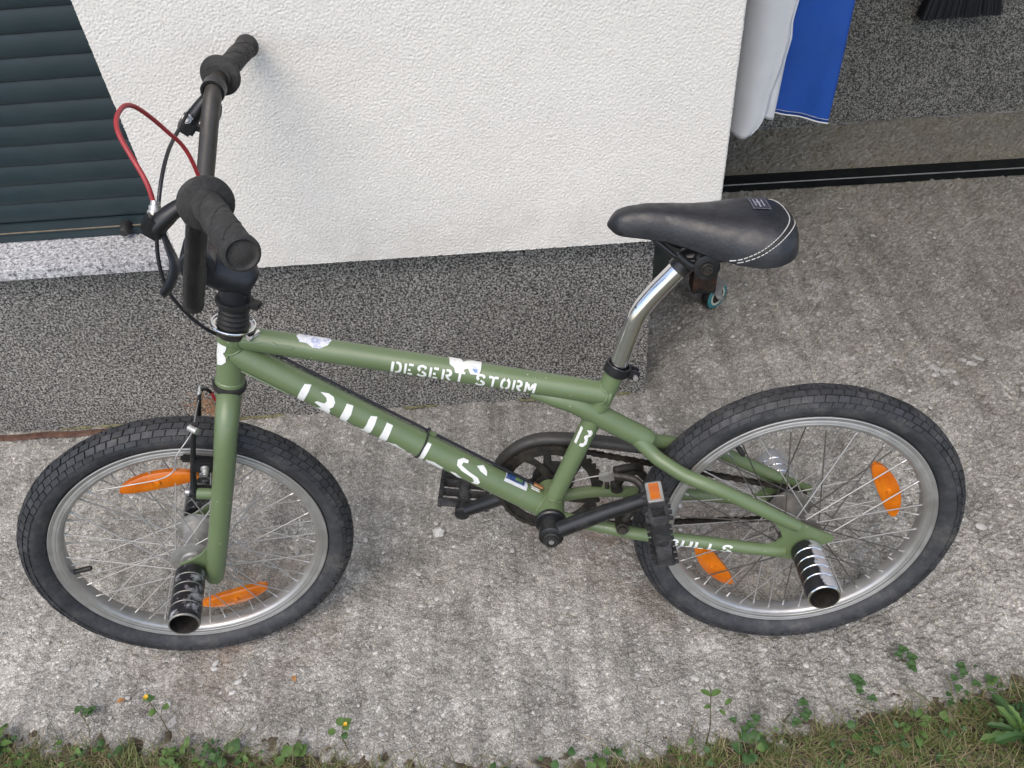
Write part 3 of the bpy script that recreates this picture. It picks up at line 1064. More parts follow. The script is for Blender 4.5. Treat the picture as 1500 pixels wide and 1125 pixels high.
# stencil alphabet: strokes in a unit box (x right, y down), with the gaps of a cut stencil
FONT = {
    'D': [[(.05, 0), (.05, 1)], [(.38, .02), (.75, .12), (.88, .5), (.75, .88), (.38, .98)]],
    'E': [[(.08, 0), (.08, 1)], [(.38, .04), (.85, .04)], [(.36, .5), (.62, .5)], [(.38, .96), (.85, .96)]],
    'S': [[(.86, .2), (.68, .03), (.3, .03), (.12, .22), (.3, .42)], [(.5, .47), (.82, .62), (.86, .82), (.65, .97), (.3, .97), (.12, .82)]],
    'R': [[(.08, 0), (.08, 1)], [(.36, .03), (.7, .05), (.84, .25), (.68, .45), (.36, .5)], [(.5, .58), (.88, 1)]],
    'T': [[(.02, .04), (.40, .04)], [(.60, .04), (.98, .04)], [(.5, .0), (.5, 1)]],
    'O': [[(.38, .02), (.14, .25), (.14, .75), (.38, .98)], [(.62, .02), (.86, .25), (.86, .75), (.62, .98)]],
    'M': [[(.06, 1), (.06, 0)], [(.22, .12), (.5, .62), (.78, .12)], [(.94, 0), (.94, 1)]],
    'B': [[(.06, 0), (.06, 1)], [(.42, .03), (.74, .08), (.84, .26), (.62, .46)], [(.62, .5), (.9, .64), (.86, .88), (.42, .97)]],
    'U': [[(.12, 0), (.12, .7), (.36, .96)], [(.88, 0), (.88, .7), (.64, .96)]],
    'L': [[(.12, 0), (.12, 1)], [(.40, .95), (.9, .95)]],
}


def strokes(text, s0, s1, th0, th1, w, slant=0.0, gap=.28):
    """stencil text between s0 and s1; th0 top angle, th1 bottom angle; w stroke width in box units"""
    adv = sum((.6 if ch == ' ' else 1.0) + gap for ch in text) - gap
    unit = (s1 - s0) / adv
    polys = []
    x = 0.0
    rr = random.Random(2)
    for ch in text:
        if ch != ' ':
            for st in FONT[ch]:
                P = [Vector((p[0] + slant * (1 - p[1]), p[1], 0)) for p in st]
                if len(P) > 2:
                    P = [Vector((q[0], q[1], 0)) for q in spline([(p.x, p.y) for p in P], 4)]
                A, B_ = [], []
                n = len(P)
                for i in range(n):
                    d = (P[min(i + 1, n - 1)] - P[max(i - 1, 0)]).normalized()
                    nn = Vector((-d.y, d.x, 0))
                    ww = w / 2 * rr.uniform(.9, 1.12)
                    hh = ww * (1.0 if abs(nn.x) > .6 else .75)
                    A.append(P[i] + nn * hh)
                    B_.append(P[i] - nn * hh)
                polys.append([(s0 + (x + q.x) * unit, th0 + (th1 - th0) * q.y) for q in A + B_[::-1]])
        x += (.6 if ch == ' ' else 1.0) + gap
    return polys


def build_frame():
    fr = MB()
    a, b, r = TUBES['HT']
    axd = (Vector(b) - Vector(a)).normalized()
    fr.lathe([(0, .019), (.001, .0208), (.009, .0208), (.0105, .0196), (.074, .0196), (.0755, .0208), (.0835, .0208), (.085, .019)], a, axd, 32)
    frame = fr.build('frame', MAT['paint'], bike)
    tt = MB().tube([TUBES['TT'][0], TUBES['TT'][1]], .0165, 32).build('top_tube', MAT['paint'], frame)
    dt = MB().tube([TUBES['DT'][0], TUBES['DT'][1]], .0195, 36).build('down_tube', MAT['paint'], frame)
    st = MB()
    st.tube([(-.2785, 0, .5515), (-.381, 0, .304)], .014, 28)
    st = st.build('seat_tube', MAT['paint'], frame)
    b = MB().lathe([(-.036, .0195), (-.0352, .0215), (.0352, .0215), (.036, .0195)], (-.381, 0, .304), (0, 1, 0), 32)
    b.build('bottom_bracket_shell', MAT['paint'], frame)
    ms = spline([(-.402, 0, .5135), (-.365, 0, .5035), (-.3316, 0, .4895), (-.3016, 0, .4685), (-.2709, 0, .4475), (-.2428, 0, .4290), (-.232, 0, .4215)], 5)
    n = len(ms)
    MB().tube(ms, [np.interp(i / (n - 1), [0, .15, .35, .85, 1], [.006, .0135, .0165, .0165, .0145]) for i in range(n)], 28).build('monostay', MAT['paint'], frame)
    LS = [(-.2500, -.004, .4310), (-.2271, -.017, .4085), (-.2102, -.027, .3985), (-.1838, -.0385, .3850), (-.1515, -.048, .3735), (-.1188, -.052, .3575), (-.0471, -.0555, .3144), (-.0152, -.0565, .2955)]
    CS = [(-.372, -.022, .300), (-.335, -.034, .2965), (-.2985, -.042, .2922), (-.2476, -.0485, .2822), (-.1454, -.055, .2664), (-.0598, -.057, .2507), (-.030, -.057, .2465)]
    DO = [(-.062, .320), (-.012, .303), (.010, .290), (.039, .2745), (.038, .265), (.022, .259), (.020, .240), (.004, .228), (-.045, .237), (-.078, .246), (-.070, .259), (-.046, .263), (-.036, .275), (-.042, .292)]
    cs_l = None
    for s in (1, -1):
        L = spline([(x, y * s, z) for x, y, z in LS], 6)
        n = len(L)
        MB().tube(L, [np.interp(i / (n - 1), [0, .12, .8, 1], [.0125, .0108, .0104, .0085]) for i in range(n)], 20).build('seat_stay', MAT['paint'], frame)
        L = spline([(x, y * s, z) for x, y, z in CS], 6)
        n = len(L)
        c = MB().tube(L, [np.interp(i / (n - 1), [0, .9, 1], [.0098, .0097, .0080]) for i in range(n)], 20).build('chain_stay', MAT['paint'], frame)
        if s == 1:
            cs_l = c
        MB().prism(DO, -.0595 * s, -.0545 * s).build('dropout', MAT['paint'], frame, smooth=False)
    # weld beads that follow the mitred joints
    def joint(t, bp_, bd, rb, end, name='weld_bead', rr=.0017):
        a_, b2, r_ = (Vector(TUBES[t][0]), Vector(TUBES[t][1]), TUBES[t][2])
        ax_ = (b2 - a_).normalized()
        e1 = Vector((0, -1, 0))
        e2 = ax_.cross(e1)
        bd = Vector(bd).normalized()
        pts, q = [], random.Random(3)
        for th in np.linspace(0, 2 * math.pi, 41):
            o = a_ + (e1 * math.cos(th) + e2 * math.sin(th)) * (r_ + .0004) - Vector(bp_)
            op, dp = o - bd * o.dot(bd), ax_ - bd * ax_.dot(bd)
            A, B2, C2 = dp.dot(dp), 2 * op.dot(dp), op.dot(op) - rb * rb
            D = max(0, B2 * B2 - 4 * A * C2)
            sgn = 1 if end == 0 else -1
            pts.append(o + Vector(bp_) + ax_ * ((-B2 + sgn * math.sqrt(D)) / (2 * A)))
        MB().tube(pts, [rr * q.uniform(.75, 1.25) for _ in pts], 8).build(name, MAT['paint'], frame)
    hd = Vector((.2875, 0, .9578))
    joint('DT', TUBES['HT'][0], hd, .0196, 0)
    joint('TT', TUBES['HT'][0], hd, .0196, 0)
    joint('TT', TUBES['ST'][0], (.3825, 0, .924), .0140, 1)
    joint('DT', (-.381, 0, .304), (0, 1, 0), .0215, 1)
    joint('ST', (-.381, 0, .304), (0, 1, 0), .0215, 1)
    # writing and stickers
    D = DECALS
    decal('lettering', 'DT', D['bulls'][1], MAT['white_paint'], frame)
    decal('lettering', 'HT', D['headB'][1], MAT['white_paint'], frame, .0011)
    decal('lettering', 'TT', strokes('DESERT STORM', .216, .4155, -.50, .53, .25, .05), MAT['white_paint'], frame)
    decal('lettering', 'ST', [[(.104, .78), (.104, 1.10), (.133, 1.03), (.133, .70)],
                              [(.1035, .30), (.1015, -.15), (.106, -.42), (.112, -.36), (.1155, -.12), (.118, -.22), (.127, -.32), (.1335, -.05), (.1335, .34), (.129, .36), (.127, .05), (.1215, .02), (.1165, .26), (.1135, .24), (.1105, -.02), (.107, .02)]],
          MAT['white_paint'], frame)
    a, b_, r = TUBES['CS']
    decal('lettering', 'CS', strokes('BULLS', -.064, .035, -.62, .86, .24, .10, .25), MAT['white_paint'], frame, .0006)
    decal('sticker', 'TT', D['cloud'][1], MAT['sticker'], frame, .0004)
    decal('sticker', 'TT', D['torn'][1], MAT['sticker_torn'], frame, .0008)
    decal('sticker', 'DT', D['label'][1], MAT['foil'], frame, .0004)
    decal('sticker_print', 'DT', D['labelin'][1], MAT['foil_blue'], frame, .0007)
    decal('sticker_print', 'DT', D['labelg'][1], MAT['foil_green'], frame, .0010)
    decal('sticker_print', 'DT', D['lines'][1], MAT['white_paint'], frame, .0004)
    decal('gusset', 'TT', D['gus'][1], MAT['paint'], frame, .0018)
    decal('gusset', 'DT', D['gus2'][1], MAT['paint'], frame, .0018)
    # brake cable along the down tube with its tie
    pts = [on_tube('DT', s, -2.12, .0029) for s in np.linspace(.045, .488, 26)]
    c = MB().tube(pts, .0023, 8).build('rear_brake_cable', MAT['cable'], bike)
    MB().tube([on_tube('DT', .484, -2.12, .0029), on_tube('DT', .500, -2.12, .0031)], .0036, 8).build('ferrule', MAT['brass'], c)
    tie = [on_tube('DT', .2985 + .001 * math.sin(t), t, .0014 if abs(((t + 2.12 + math.pi) % (2 * math.pi)) - math.pi) > .3 else .0068) for t in np.linspace(-math.pi, math.pi, 49)]
    MB().tube(tie, .0013, 6, cap=False).build('cable_tie', MAT['cable'], c)
    MB().box(tuple(on_tube('DT', .304, -1.95, .003)), (.013, .006, .006), Matrix.Rotation(.62, 3, 'Y'), ch=.001).build('cable_stop', MAT['paint'], c)
    # seat clamp
    ax = Vector((.3825, 0, .924)).normalized()
    o = Vector((-.2797, 0, .5487))
    cl = MB().lathe([(-.006, .0152), (-.006, .0182), (.008, .0182), (.008, .0152)], o, ax, 28, closed=True)
    R = Matrix.Rotation(-math.atan2(.924, .3825) + math.pi / 2, 3, 'Y')
    for yy in (-.0062, .0062):
        cl.box(tuple(o + ax * .001 + Vector((.924, 0, -.3825)) * .0235 + Vector((0, yy, 0))), (.016, .007, .013), R, ch=.0015)
    cl = cl.build('seat_clamp', MAT['black_metal'], bike)
    MB().lathe([(-.014, .0), (-.0138, .0035), (.012, .0035), (.012, 0)], o + ax * .001 + Vector((.924, 0, -.3825)) * .026, (0, 1, 0), 10).build('clamp_bolt', MAT['alloy'], cl)


def build_seat():
    post = spline([(-.2860, 0, .5330), (-.2788, 0, .5520), (-.2655, 0, .595), (-.2520, 0, .634), (-.2330, 0, .662), (-.2010, 0, .6985), (-.190, 0, .711)], 8)
    sp = MB().tube(post, .0128, 32).build('seat_post', MAT['chrome'], bike)
    # saddle surface
    TOP = [(-.2940, .7640, .002, .7620), (-.2925, .7700, .0095, .7590), (-.289, .7745, .0145, .7572), (-.283, .7785, .0180, .7560), (-.270, .7825, .0212, .7542), (-.245, .7850, .0245, .7512), (-.215, .7830, .0300, .7455),
           (-.190, .7800, .0380, .7380), (-.165, .7785, .0500, .7305), (-.140, .7785, .0610, .7260), (-.115, .7790, .0685, .7240), (-.095, .7770, .0700, .7255), (-.080, .7720, .0650, .7290),
           (-.0685, .7650, .0545, .7340), (-.0620, .7570, .0380, .7400), (-.0590, .7500, .0120, .7440)]

    def surf(x, th, off=0.0):
        zt, hw, zb = lerp_table(x, TOP)
        # th 0..pi from the near lower edge over the top to the far lower edge
        cth, sth = math.cos(th), math.sin(th)
        y = -hw * math.copysign(abs(cth) ** .72, cth)
        z = zb + (zt - zb) * abs(sth) ** .80
        zz = z - .006 * (1 - abs(cth)) * min(1, max(0, (x + .2) / .08)) * (1 if abs(cth) < .3 else 0) * 0
        v = Vector((x, y, zz))
        if off:
            v += Vector((0, -cth * off, sth * off))
        return v
    xs = np.concatenate([np.linspace(-.2940, -.28, 10), np.linspace(-.275, -.08, 34), np.linspace(-.076, -.0590, 14)])
    # smooth the table once for a soft outline
    T0 = np.array(TOP)
    fine_x = np.linspace(-.2940, -.0590, 160)
    sm = [fine_x]
    for k in range(1, 4):
        v = np.interp(fine_x, T0[:, 0], T0[:, k])
        for _ in range(3):
            v = np.convolve(np.pad(v, 2, mode='edge'), np.ones(5) / 5, 'valid') * .75 + v * .25
        if k == 2:
            v[0] = .002
            v[-1] = .008
        sm.append(v)
    TOP[:] = [tuple(c) for c in np.stack(sm, 1)]
    shp = np.array(TOP)
    for d_, L_ in ((shp[:, 0] - shp[0, 0], .016), (shp[-1, 0] - shp[:, 0], .014)):
        t_ = np.clip(d_ / L_, 0, 1)
        k_ = np.sqrt(np.clip(1 - (1 - t_) ** 2, 0, 1)) * .96 + .04
        mid_ = shp[:, 1] * .45 + shp[:, 3] * .55
        shp[:, 1] = mid_ + (shp[:, 1] - mid_) * k_
        shp[:, 3] = mid_ + (shp[:, 3] - mid_) * k_
        shp[:, 2] *= k_
    TOP[:] = [tuple(c) for c in shp]
    nt_ = 33
    V, F = [], []
    for x in xs:
        for k in range(nt_):
            V.append(surf(x, math.pi * k / (nt_ - 1)))
        # tucked lower lip
        zt, hw, zb = lerp_table(x, TOP)
        V.append((x, hw * .86, zb - .003))
        V.append((x, -hw * .86, zb - .003))
    m_ = nt_ + 2
    for i in range(len(xs) - 1):
        for k in range(m_):
            k2 = (k + 1) % m_
            F.append((i * m_ + k, i * m_ + k2, (i + 1) * m_ + k2, (i + 1) * m_ + k))
    F.append(tuple(range(m_)))
    F.append(tuple((len(xs) - 1) * m_ + k for k in range(m_ - 1, -1, -1)))
    b = MB().add(V, F)
    sad = b.build('saddle', MAT['saddle'], bike)

    def seam(th, d):
        u = math.sin(th)
        return -.160 + .090 * u ** .55 + d
    for d, dash in ((-.0042, 1), (.0042, 1)):
        b = MB()
        ths = np.linspace(.03, math.pi - .03, 260)
        for i in range(0, len(ths) - 3, 4):
            b.tube([surf(min(-.0600, seam(t, d)), t, .0006) for t in ths[i:i + 4]], .00062, 5)
        b.build('stitching', MAT['thread'], sad, fix=False)
    b = MB()
    ths = np.linspace(.02, math.pi - .02, 160)
    b.tube([surf(min(-.0600, seam(t, 0)), t, -.0006) for t in ths], .0019, 8)
    b.build('piping', MAT['rubber'], sad)
    # small woven patch with a pale mark on top
    def patch(x0, x1, t0, t1, off, name, mat):
        V, F = [], []
        for i in range(7):
            for j in range(7):
                V.append(surf(x0 + (x1 - x0) * i / 6, t0 + (t1 - t0) * j / 6, off))
        for i in range(6):
            for j in range(6):
                F.append((i * 7 + j, i * 7 + j + 1, i * 7 + j + 8, (i + 1) * 7 + j))
        return MB().add(V, F).build(name, mat, sad, fix=False)
    patch(-.1175, -.0965, 1.45, 1.76, .0008, 'patch', plain('dark_patch', (.03, .032, .045), .7, var=.4, scale=300))
    pm = plain('pale_mark', (.30, .31, .38), .7)
    for (xa, xb, ta, tb) in ((-.1135, -.1120, 1.53, 1.69), (-.1105, -.1055, 1.585, 1.615), (-.1090, -.1070, 1.50, 1.71), (-.1035, -.1018, 1.53, 1.69)):
        patch(xa, xb, ta, tb, .0013, 'patch_mark', pm)
    for (xa, xb, ta, tb) in ((-.1175, -.1170, 1.45, 1.76), (-.0970, -.0965, 1.45, 1.76), (-.1175, -.0965, 1.45, 1.457), (-.1175, -.0965, 1.753, 1.76)):
        patch(xa, xb, ta, tb, .0012, 'patch_border', pm)
    # rails and head
    for s in (-1, 1):
        rl = spline([(-.247, s * .008, .752), (-.232, s * .016, .742), (-.205, s * .021, .7205), (-.180, s * .021, .7165), (-.135, s * .022, .7175), (-.105, s * .032, .727), (-.09, s * .040, .733)], 6)
        MB().tube(rl, .0036, 10).build('rail', MAT['black_metal'], sad)
    c = MB()
    cc = Vector((-.172, 0, .7105))
    c.lathe([(-.031, .013), (-.030, .0165), (-.013, .0165), (-.012, .014), (.012, .014), (.013, .0165), (.030, .0165), (.031, .013)], cc, (0, 1, 0), 24)
    c.tube([(-.2035, 0, .6960), (-.190, 0, .7110), (-.181, 0, .7150)], [.0150, .0155, .014], 18)
    c.tube(spline([(-.209, -.021, .7265), (-.193, -.023, .7130), (-.178, -.0235, .708)], 5), [.0055] * 11, 10)
    cl = c.build('saddle_clamp', MAT['black_metal'], bike)
    MB().lathe([(0, .0085), (.004, .0085), (.0045, .0062), (.0085, .0058), (.0085, .0035), (.006, .003), (.006, 0)], cc + Vector((0, -.031, 0)), (0, -1, 0), 12).build('clamp_nut', MAT['grease'], cl)
    MB().lathe([(0, .0085), (.004, .0085), (.0045, .0062), (.0085, .0058), (.0085, 0)], cc + Vector((0, .031, 0)), (0, 1, 0), 12).build('clamp_nut', MAT['grease'], cl)


# ------------------------------------------------------------------ wheels: axle along y, hub centre at the origin
def wheel_meshes():
    W = {}
    # tyre carcass
    n, m_ = 120, 20
    R0, r0 = .2287, .0218
    V, F = [], []
    for i in range(n):
        a = 2 * math.pi * i / n
        for k in range(m_):
            t = 2 * math.pi * k / m_
            rr = R0 + r0 * math.cos(t) * (1.0 if math.cos(t) > 0 else .93)
            y = r0 * 1.05 * math.sin(t)
            V.append((rr * math.cos(a), y, rr * math.sin(a)))
    for i in range(n):
        for k in range(m_):
            F.append((i * m_ + k, i * m_ + (k + 1) % m_, ((i + 1) % n) * m_ + (k + 1) % m_, ((i + 1) % n) * m_ + k))
    W['tyre'] = MB().add(V, F).mesh('tyre')
    W['tyre'].materials.append(MAT['tyre'])
    # tread blocks laid like bricks
    b = MB()
    rt = random.Random(12)

    def pt(a, t, h):
        r = r0 + h
        rr = R0 + r * math.cos(t)
        return (rr * math.cos(a), r * 1.05 * math.sin(t), rr * math.sin(a))
    rows = [(0.0, .205, 92, 0), (.42, .20, 92, .5), (-.42, .20, 92, .5), (.84, .20, 92, .05), (-.84, .20, 92, .05), (1.22, .16, 92, .55), (-1.22, .16, 92, .55)]
    for tc, tw, cnt, ph in rows:
        for i in range(cnt):
            a0 = 2 * math.pi * (i + ph) / cnt
            da = 2 * math.pi / cnt * .5 * .93 * rt.uniform(.90, 1.0)
            a0 += rt.uniform(-.004, .004)
            hh = (.0024 if abs(tc) < 1 else .0016) + rt.uniform(-.0005, .0005)
            sk = .005 * math.copysign(1, tc) if tc else 0
            dt_ = tw * rt.uniform(.94, 1.0)
            base, top = [], []
            for (ua, ut) in ((-1, -1), (0, -1), (1, -1), (1, 1), (0, 1), (-1, 1)):
                base.append(pt(a0 + ua * da + ut * sk, tc + ut * dt_, -.001))
                top.append(pt(a0 + ua * da * .95 + ut * sk, tc + ut * dt_ * .93, hh))
            b.add(base + top, [(6, 7, 10, 11), (7, 8, 9, 10)] + [(k, (k + 1) % 6, (k + 1) % 6 + 6, k + 6) for k in range(6)])
    W['tread'] = b.mesh('tread', smooth=False)
    W['tread'].materials.append(MAT['tyre'])
    # rim
    prof = [(-.0118, .2100), (-.0140, .2098), (-.0146, .2085), (-.0140, .2072), (-.0139, .2040), (-.0135, .2034), (-.0139, .2028), (-.0138, .1985), (-.0133, .1979), (-.0137, .1972), (-.0134, .1950), (-.0122, .1925), (-.0098, .1905), (-.005, .1895), (0, .1893)]
    prof = prof + [(-y, r) for y, r in prof[-2::-1]]
    prof += [(.010, .2020), (-.010, .2020)]
    W['rim'] = MB().lathe(prof, seg=120, closed=True).mesh('rim')
    W['rim'].materials.append(MAT['rim'])
    return W


WM = wheel_meshes()
spoke_me = MB().tube([(0, 0, 0), (0, 0, 1)], 1.0, 6).mesh('spoke')
spoke_me.materials.append(MAT['spoke'])
spoke_rear = spoke_me.copy()
spoke_rear.name = 'spoke'
spoke_rear.materials[0] = MAT['spoke_dark']
nip_me = MB().lathe([(0, .0019), (.007, .0019), (.0095, .0027), (.011, .0027)], axis=(0, 0, 1), seg=8).mesh('nipple')
nip_me.materials.append(MAT['alloy'])


def reflector(parent, ang, rad, tilt, side, r2):
    """amber lens clipped between the spokes, chordwise"""
    L, H = .058, .0155
    b = MB()
    n = 18
    for yy, sc in ((-.0055, .80), (-.0035, 1.0), (.0035, 1.0), (.0055, .80)):
        pass
    lay = []
    V, F = [], []
    for yy, sc in ((-.0060, .82), (-.0040, 1.0), (.0040, 1.0), (.0060, .82)):
        for k in range(2 * n):
            t = 2 * math.pi * k / (2 * n)
            x = L * sc * math.copysign(abs(math.cos(t)) ** .75, math.cos(t))
            z = H * (sc if sc < 1 else 1) * math.copysign(abs(math.sin(t)) ** .9, math.sin(t)) * (1 - .25 * (x / L) ** 2) - .006 * (x / L) ** 2
            V.append((x, yy, z))
    m_ = 2 * n
    for j in range(3):
        for k in range(m_):
            F.append((j * m_ + k, j * m_ + (k + 1) % m_, (j + 1) * m_ + (k + 1) % m_, (j + 1) * m_ + k))
    F.append(tuple(range(m_ - 1, -1, -1)))
    F.append(tuple(3 * m_ + k for k in range(m_)))
    b.add(V, F)
    b.lathe([(-.0095, .0), (-.0095, .0035), (-.008, .0045), (-.005, .0045)], (0, 0, 0), (0, 1, 0), 14)
    b.lathe([(.005, .0045), (.008, .0045), (.0095, .0035), (.0095, 0)], (0, 0, 0), (0, 1, 0), 14)
    b.box((-.020, -.0064, -.001), (.026, .0014, .014), ch=.0006)
    M = Matrix.Translation((rad * math.cos(ang), side, rad * math.sin(ang))) @ Matrix.Rotation(-(ang - math.pi / 2) + tilt, 4, 'Y')
    b.build('reflector', MAT['amber'], parent, M)


def build_wheel(name, matrix, phase, refl, valve_ang, rear):
    w = empty(name, bike, matrix)
    link('tyre', WM['tyre'], None, w)
    tag(link('tread', WM['tread'], None, w), kind='stuff')
    link('rim', WM['rim'], None, w)
    fl, fr = .032, (.0285 if not rear else .030)
    h = MB()
    if rear:
        prof = [(-.055, .0), (-.055, .009), (-.044, .009), (-.043, .017), (-.036, .018), (-.0345, fr + .004), (-.0305, fr + .004), (-.029, .019), (-.012, .0165), (.012, .0165), (.029, .019), (.0305, fr + .004), (.0345, fr + .004), (.036, .02), (.055, .009), (.055, 0)]
    else:
        prof = [(-.050, .0), (-.050, .009), (-.041, .0095), (-.040, .0155), (-.036, .017), (-.0345, fr + .004), (-.0305, fr + .004), (-.029, .0215), (-.024, .0205), (-.020, .0185), (.020, .0185), (.024, .0205), (.029, .0215), (.0305, fr + .004), (.0345, fr + .004), (.036, .017), (.040, .0155), (.041, .0095), (.050, .009), (.050, 0)]
    h.lathe(prof, seg=36)
    hub = h.build('hub', MAT['alloy_dull'] if rear else MAT['alloy'], w)
    ax = MB().lathe([(-.074, 0), (-.074, .0065), (.074, .0065), (.074, 0)], seg=16)
    ax.build('axle', MAT['grease'], w)
    NS = 48
    rs = random.Random(5)
    nip = MB()
    for i in range(NS):
        side = 1 if i % 2 == 0 else -1
        lead = 1 if (i // 2) % 2 == 0 else -1
        a_r = 2 * math.pi * i / NS + phase
        a_h = a_r + lead * 2 * math.pi * 7.0 / NS
        p0 = Vector((fr * math.cos(a_h), side * (fl + (.0016 if lead > 0 else -.0016)), fr * math.sin(a_h)))
        p1 = Vector((.1905 * math.cos(a_r), side * .0025, .1905 * math.sin(a_r)))
        d = p1 - p0
        q = d.to_track_quat('Z', 'Y').to_matrix().to_4x4()
        sr = .00105
        M = Matrix.Translation(p0) @ q @ Matrix.Diagonal((sr, sr, d.length, 1))
        link('spoke', spoke_rear if rear and rs.random() < .5 else spoke_me, None, w, M)
        pn = p1 - d.normalized() * .0095
        M2 = Matrix.Translation(pn) @ q
        b2 = MB().lathe([(0, .0016), (.007, .0016), (.0095, .0026), (.0115, .0026)], tuple(pn), tuple(d.normalized()), 8)
        nip.add(b2.v, b2.f)
    nip.build('spoke_nipple', MAT['alloy'], w)
    for r_ in refl:
        reflector(w, *r_)
    va = valve_ang
    d = Vector((math.cos(va), 0, math.sin(va)))
    MB().lathe([(0, .0042), (.012, .0040), (.013, .0044), (.024, .0042), (.0265, .003)], tuple(d * .1895), tuple(-d), 12).build('valve', MAT['rubber'], w)
    return w, hub


def peg(parent, o, axis, L, r, mat, matrix=None):
    prof = [(0, .010), (.001, r - .0012), (.003, r)]
    for g in (.20, .38, .56, .74):
        z = L * g
        prof += [(z - .0012, r), (z - .0004, r - .0011), (z + .0004, r - .0011), (z + .0012, r)]
    prof += [(L - .002, r), (L - .0006, r - .0006), (L, r - .0014), (L, r - .0028), (L - .004, r - .0040), (L - .055, r - .0045), (L - .055, .0)]
    # modelled with its own origin so that wear follows the peg
    ax = Vector(axis).normalized()
    b = MB().lathe(prof, (0, 0, 0), tuple(ax), 40)
    o_ = b.build('peg', mat, parent, Matrix.Translation(o))
    o_.data.materials.append(MAT['grease'])
    np_ = len(prof)
    idx = [0] * len(o_.data.polygons)
    for i in range((np_ - 4) * 40, len(idx)):
        idx[i] = 1
    o_.data.materials.append(MAT['chrome'] if mat is not MAT['peg_black'] else MAT['alloy_dull'])
    for k in range(4):
        for i in range((3 + 4 * k) * 40, (6 + 4 * k) * 40):
            idx[i] = 2
    for i in range((np_ - 7) * 40, (np_ - 4) * 40):
        idx[i] = 2
    o_.data.polygons.foreach_set('material_index', idx)
    return o_


build_frame()
build_seat()
R4 = Matrix.Identity(4)
FRONT_HUB = Vector((-.0397, 0, -.3197))
# steering frame rotated so that its z is the head tube; wheel shares that frame
fw, fhub = build_wheel('front_wheel', STEER @ Matrix.Translation(FRONT_HUB), .03,
                       [(math.radians(111), .150, .05, -.006, 0), (math.radians(-62), .150, .07, .006, 0)], math.radians(-159.5), False)
rw, rhub = build_wheel('rear_wheel', Matrix.Translation((0, 0, .253)), .02,
                       [(math.radians(23), .146, -.03, .006, 0), (math.radians(-144), .152, .06, .004, 0)], math.radians(124), True)
for s in (-1, 1):
    peg(rw, (0, s * .0625, 0), (0, s, 0), .095, .0228, MAT['peg_chrome'] if s < 0 else MAT['peg_bare'])
    peg(fw, (0, s * .0620, 0), (0, s, 0), .100, .0228, MAT['peg_black'] if s < 0 else MAT['peg_black'])


def build_fork():
    f = MB()
    f.lathe([(-.030, .0165), (-.022, .0185), (-.008, .0185), (-.006, .015)], (0, 0, 0), (0, 0, 1), 24)
    fork = f.build('fork', MAT['paint'], bike, STEER)
    for s in (-1, 1):
        path = spline([(0, s * .002, -.012), (0, s * .022, -.0175), (0, s * .040, -.033), (0, s * .0505, -.062), (.0005, s * .0545, -.11), (-.0015, s * .0555, -.22), (-.0045, s * .0555, -.338)], 8)
        n = len(path)
        MB().tube(path, [np.interp(i / (n - 1), [0, .2, .5, .985, 1], [.0165, .0168, .0160, .0150, .0135]) for i in range(n)], 28).build('fork_blade', MAT['paint'], fork)
        poly = [(-.012, -.262), (.002, -.30), (-.003, -.336), (-.022, -.345), (-.046, -.342), (-.0575, -.327), (-.0555, -.310), (-.042, -.302), (-.026, -.288)]
        hole = [[(-.0165 + .0022 * math.cos(t), zc + .0022 * math.sin(t)) for t in np.linspace(0, 2 * math.pi, 9)[:-1]] for zc in (-.302, -.286)]
        MB().prism(poly, s * .0505, s * .0555, holes=hole).build('dropout', MAT['paint'], fork, smooth=False)
        MB().lathe([(s * .0560, .0), (s * .0560, .0105), (s * .0620, .0105), (s * .0620, 0)], tuple(FRONT_HUB), (0, 1, 0), 6).build('axle_nut', MAT['grease'], fork, smooth=False)
    # headset, boot and spacer rings
    h = MB().lathe([(-.0062, .018), (-.0055, .0225), (.0, .0238), (.0035, .0232), (.0045, .0198)], (0, 0, 0), (0, 0, 1), 32)
    hs = h.build('headset', MAT['rubber'], bike, STEER)
    MB().lathe([(.0852, .0195), (.0856, .0222), (.094, .0222), (.0965, .0200)], (0, 0, 0), (0, 0, 1), 32).build('upper_cup', MAT['grease'], hs)
    g = MB()
    pts = [(.0288 * math.cos(t), .0288 * math.sin(t), .1015) for t in np.linspace(0, 2 * math.pi, 41)]
    g.tube(pts, .0016, 8, cap=False)
    g.lathe([(.0985, .0235), (.0985, .0290), (.1005, .0290), (.1005, .0235)], (0, 0, 0), (0, 0, 1), 36, closed=True)
    g.tube([(.020, -.026, .096), (.028, -.018, .097), (.034, -.012, .0985)], .0045, 8)
    g.build('detangler_ring', MAT['chrome'], hs)
    prof = [(.0955, .017)]
    for k in range(5):
        z = .099 + k * .0075
        prof += [(z, .0205 - k * .0004), (z + .002, .0212 - k * .0004), (z + .0045, .0178), (z + .006, .0178)]
    prof += [(.137, .016)]
    MB().lathe(prof, (0, 0, 0), (0, 0, 1), 32).build('boot', MAT['rubber'], hs)
    p = MB().lathe([(.1335, .016), (.1335, .0245), (.1365, .0255), (.1400, .0250), (.1415, .016)], (0, 0, 0), (0, 0, 1), 32)
    p.box((.022, -.006, .1378), (.026, .022, .0060), Matrix.Rotation(-.3, 3, 'Z'), ch=.0025)
    p.lathe([(.1412, .0), (.1412, .0035), (.1425, .003), (.1425, 0)], (.028, -.012, 0), (0, 0, 1), 12)
    p.build('upper_plate', MAT['rubber'], hs)
    return fork


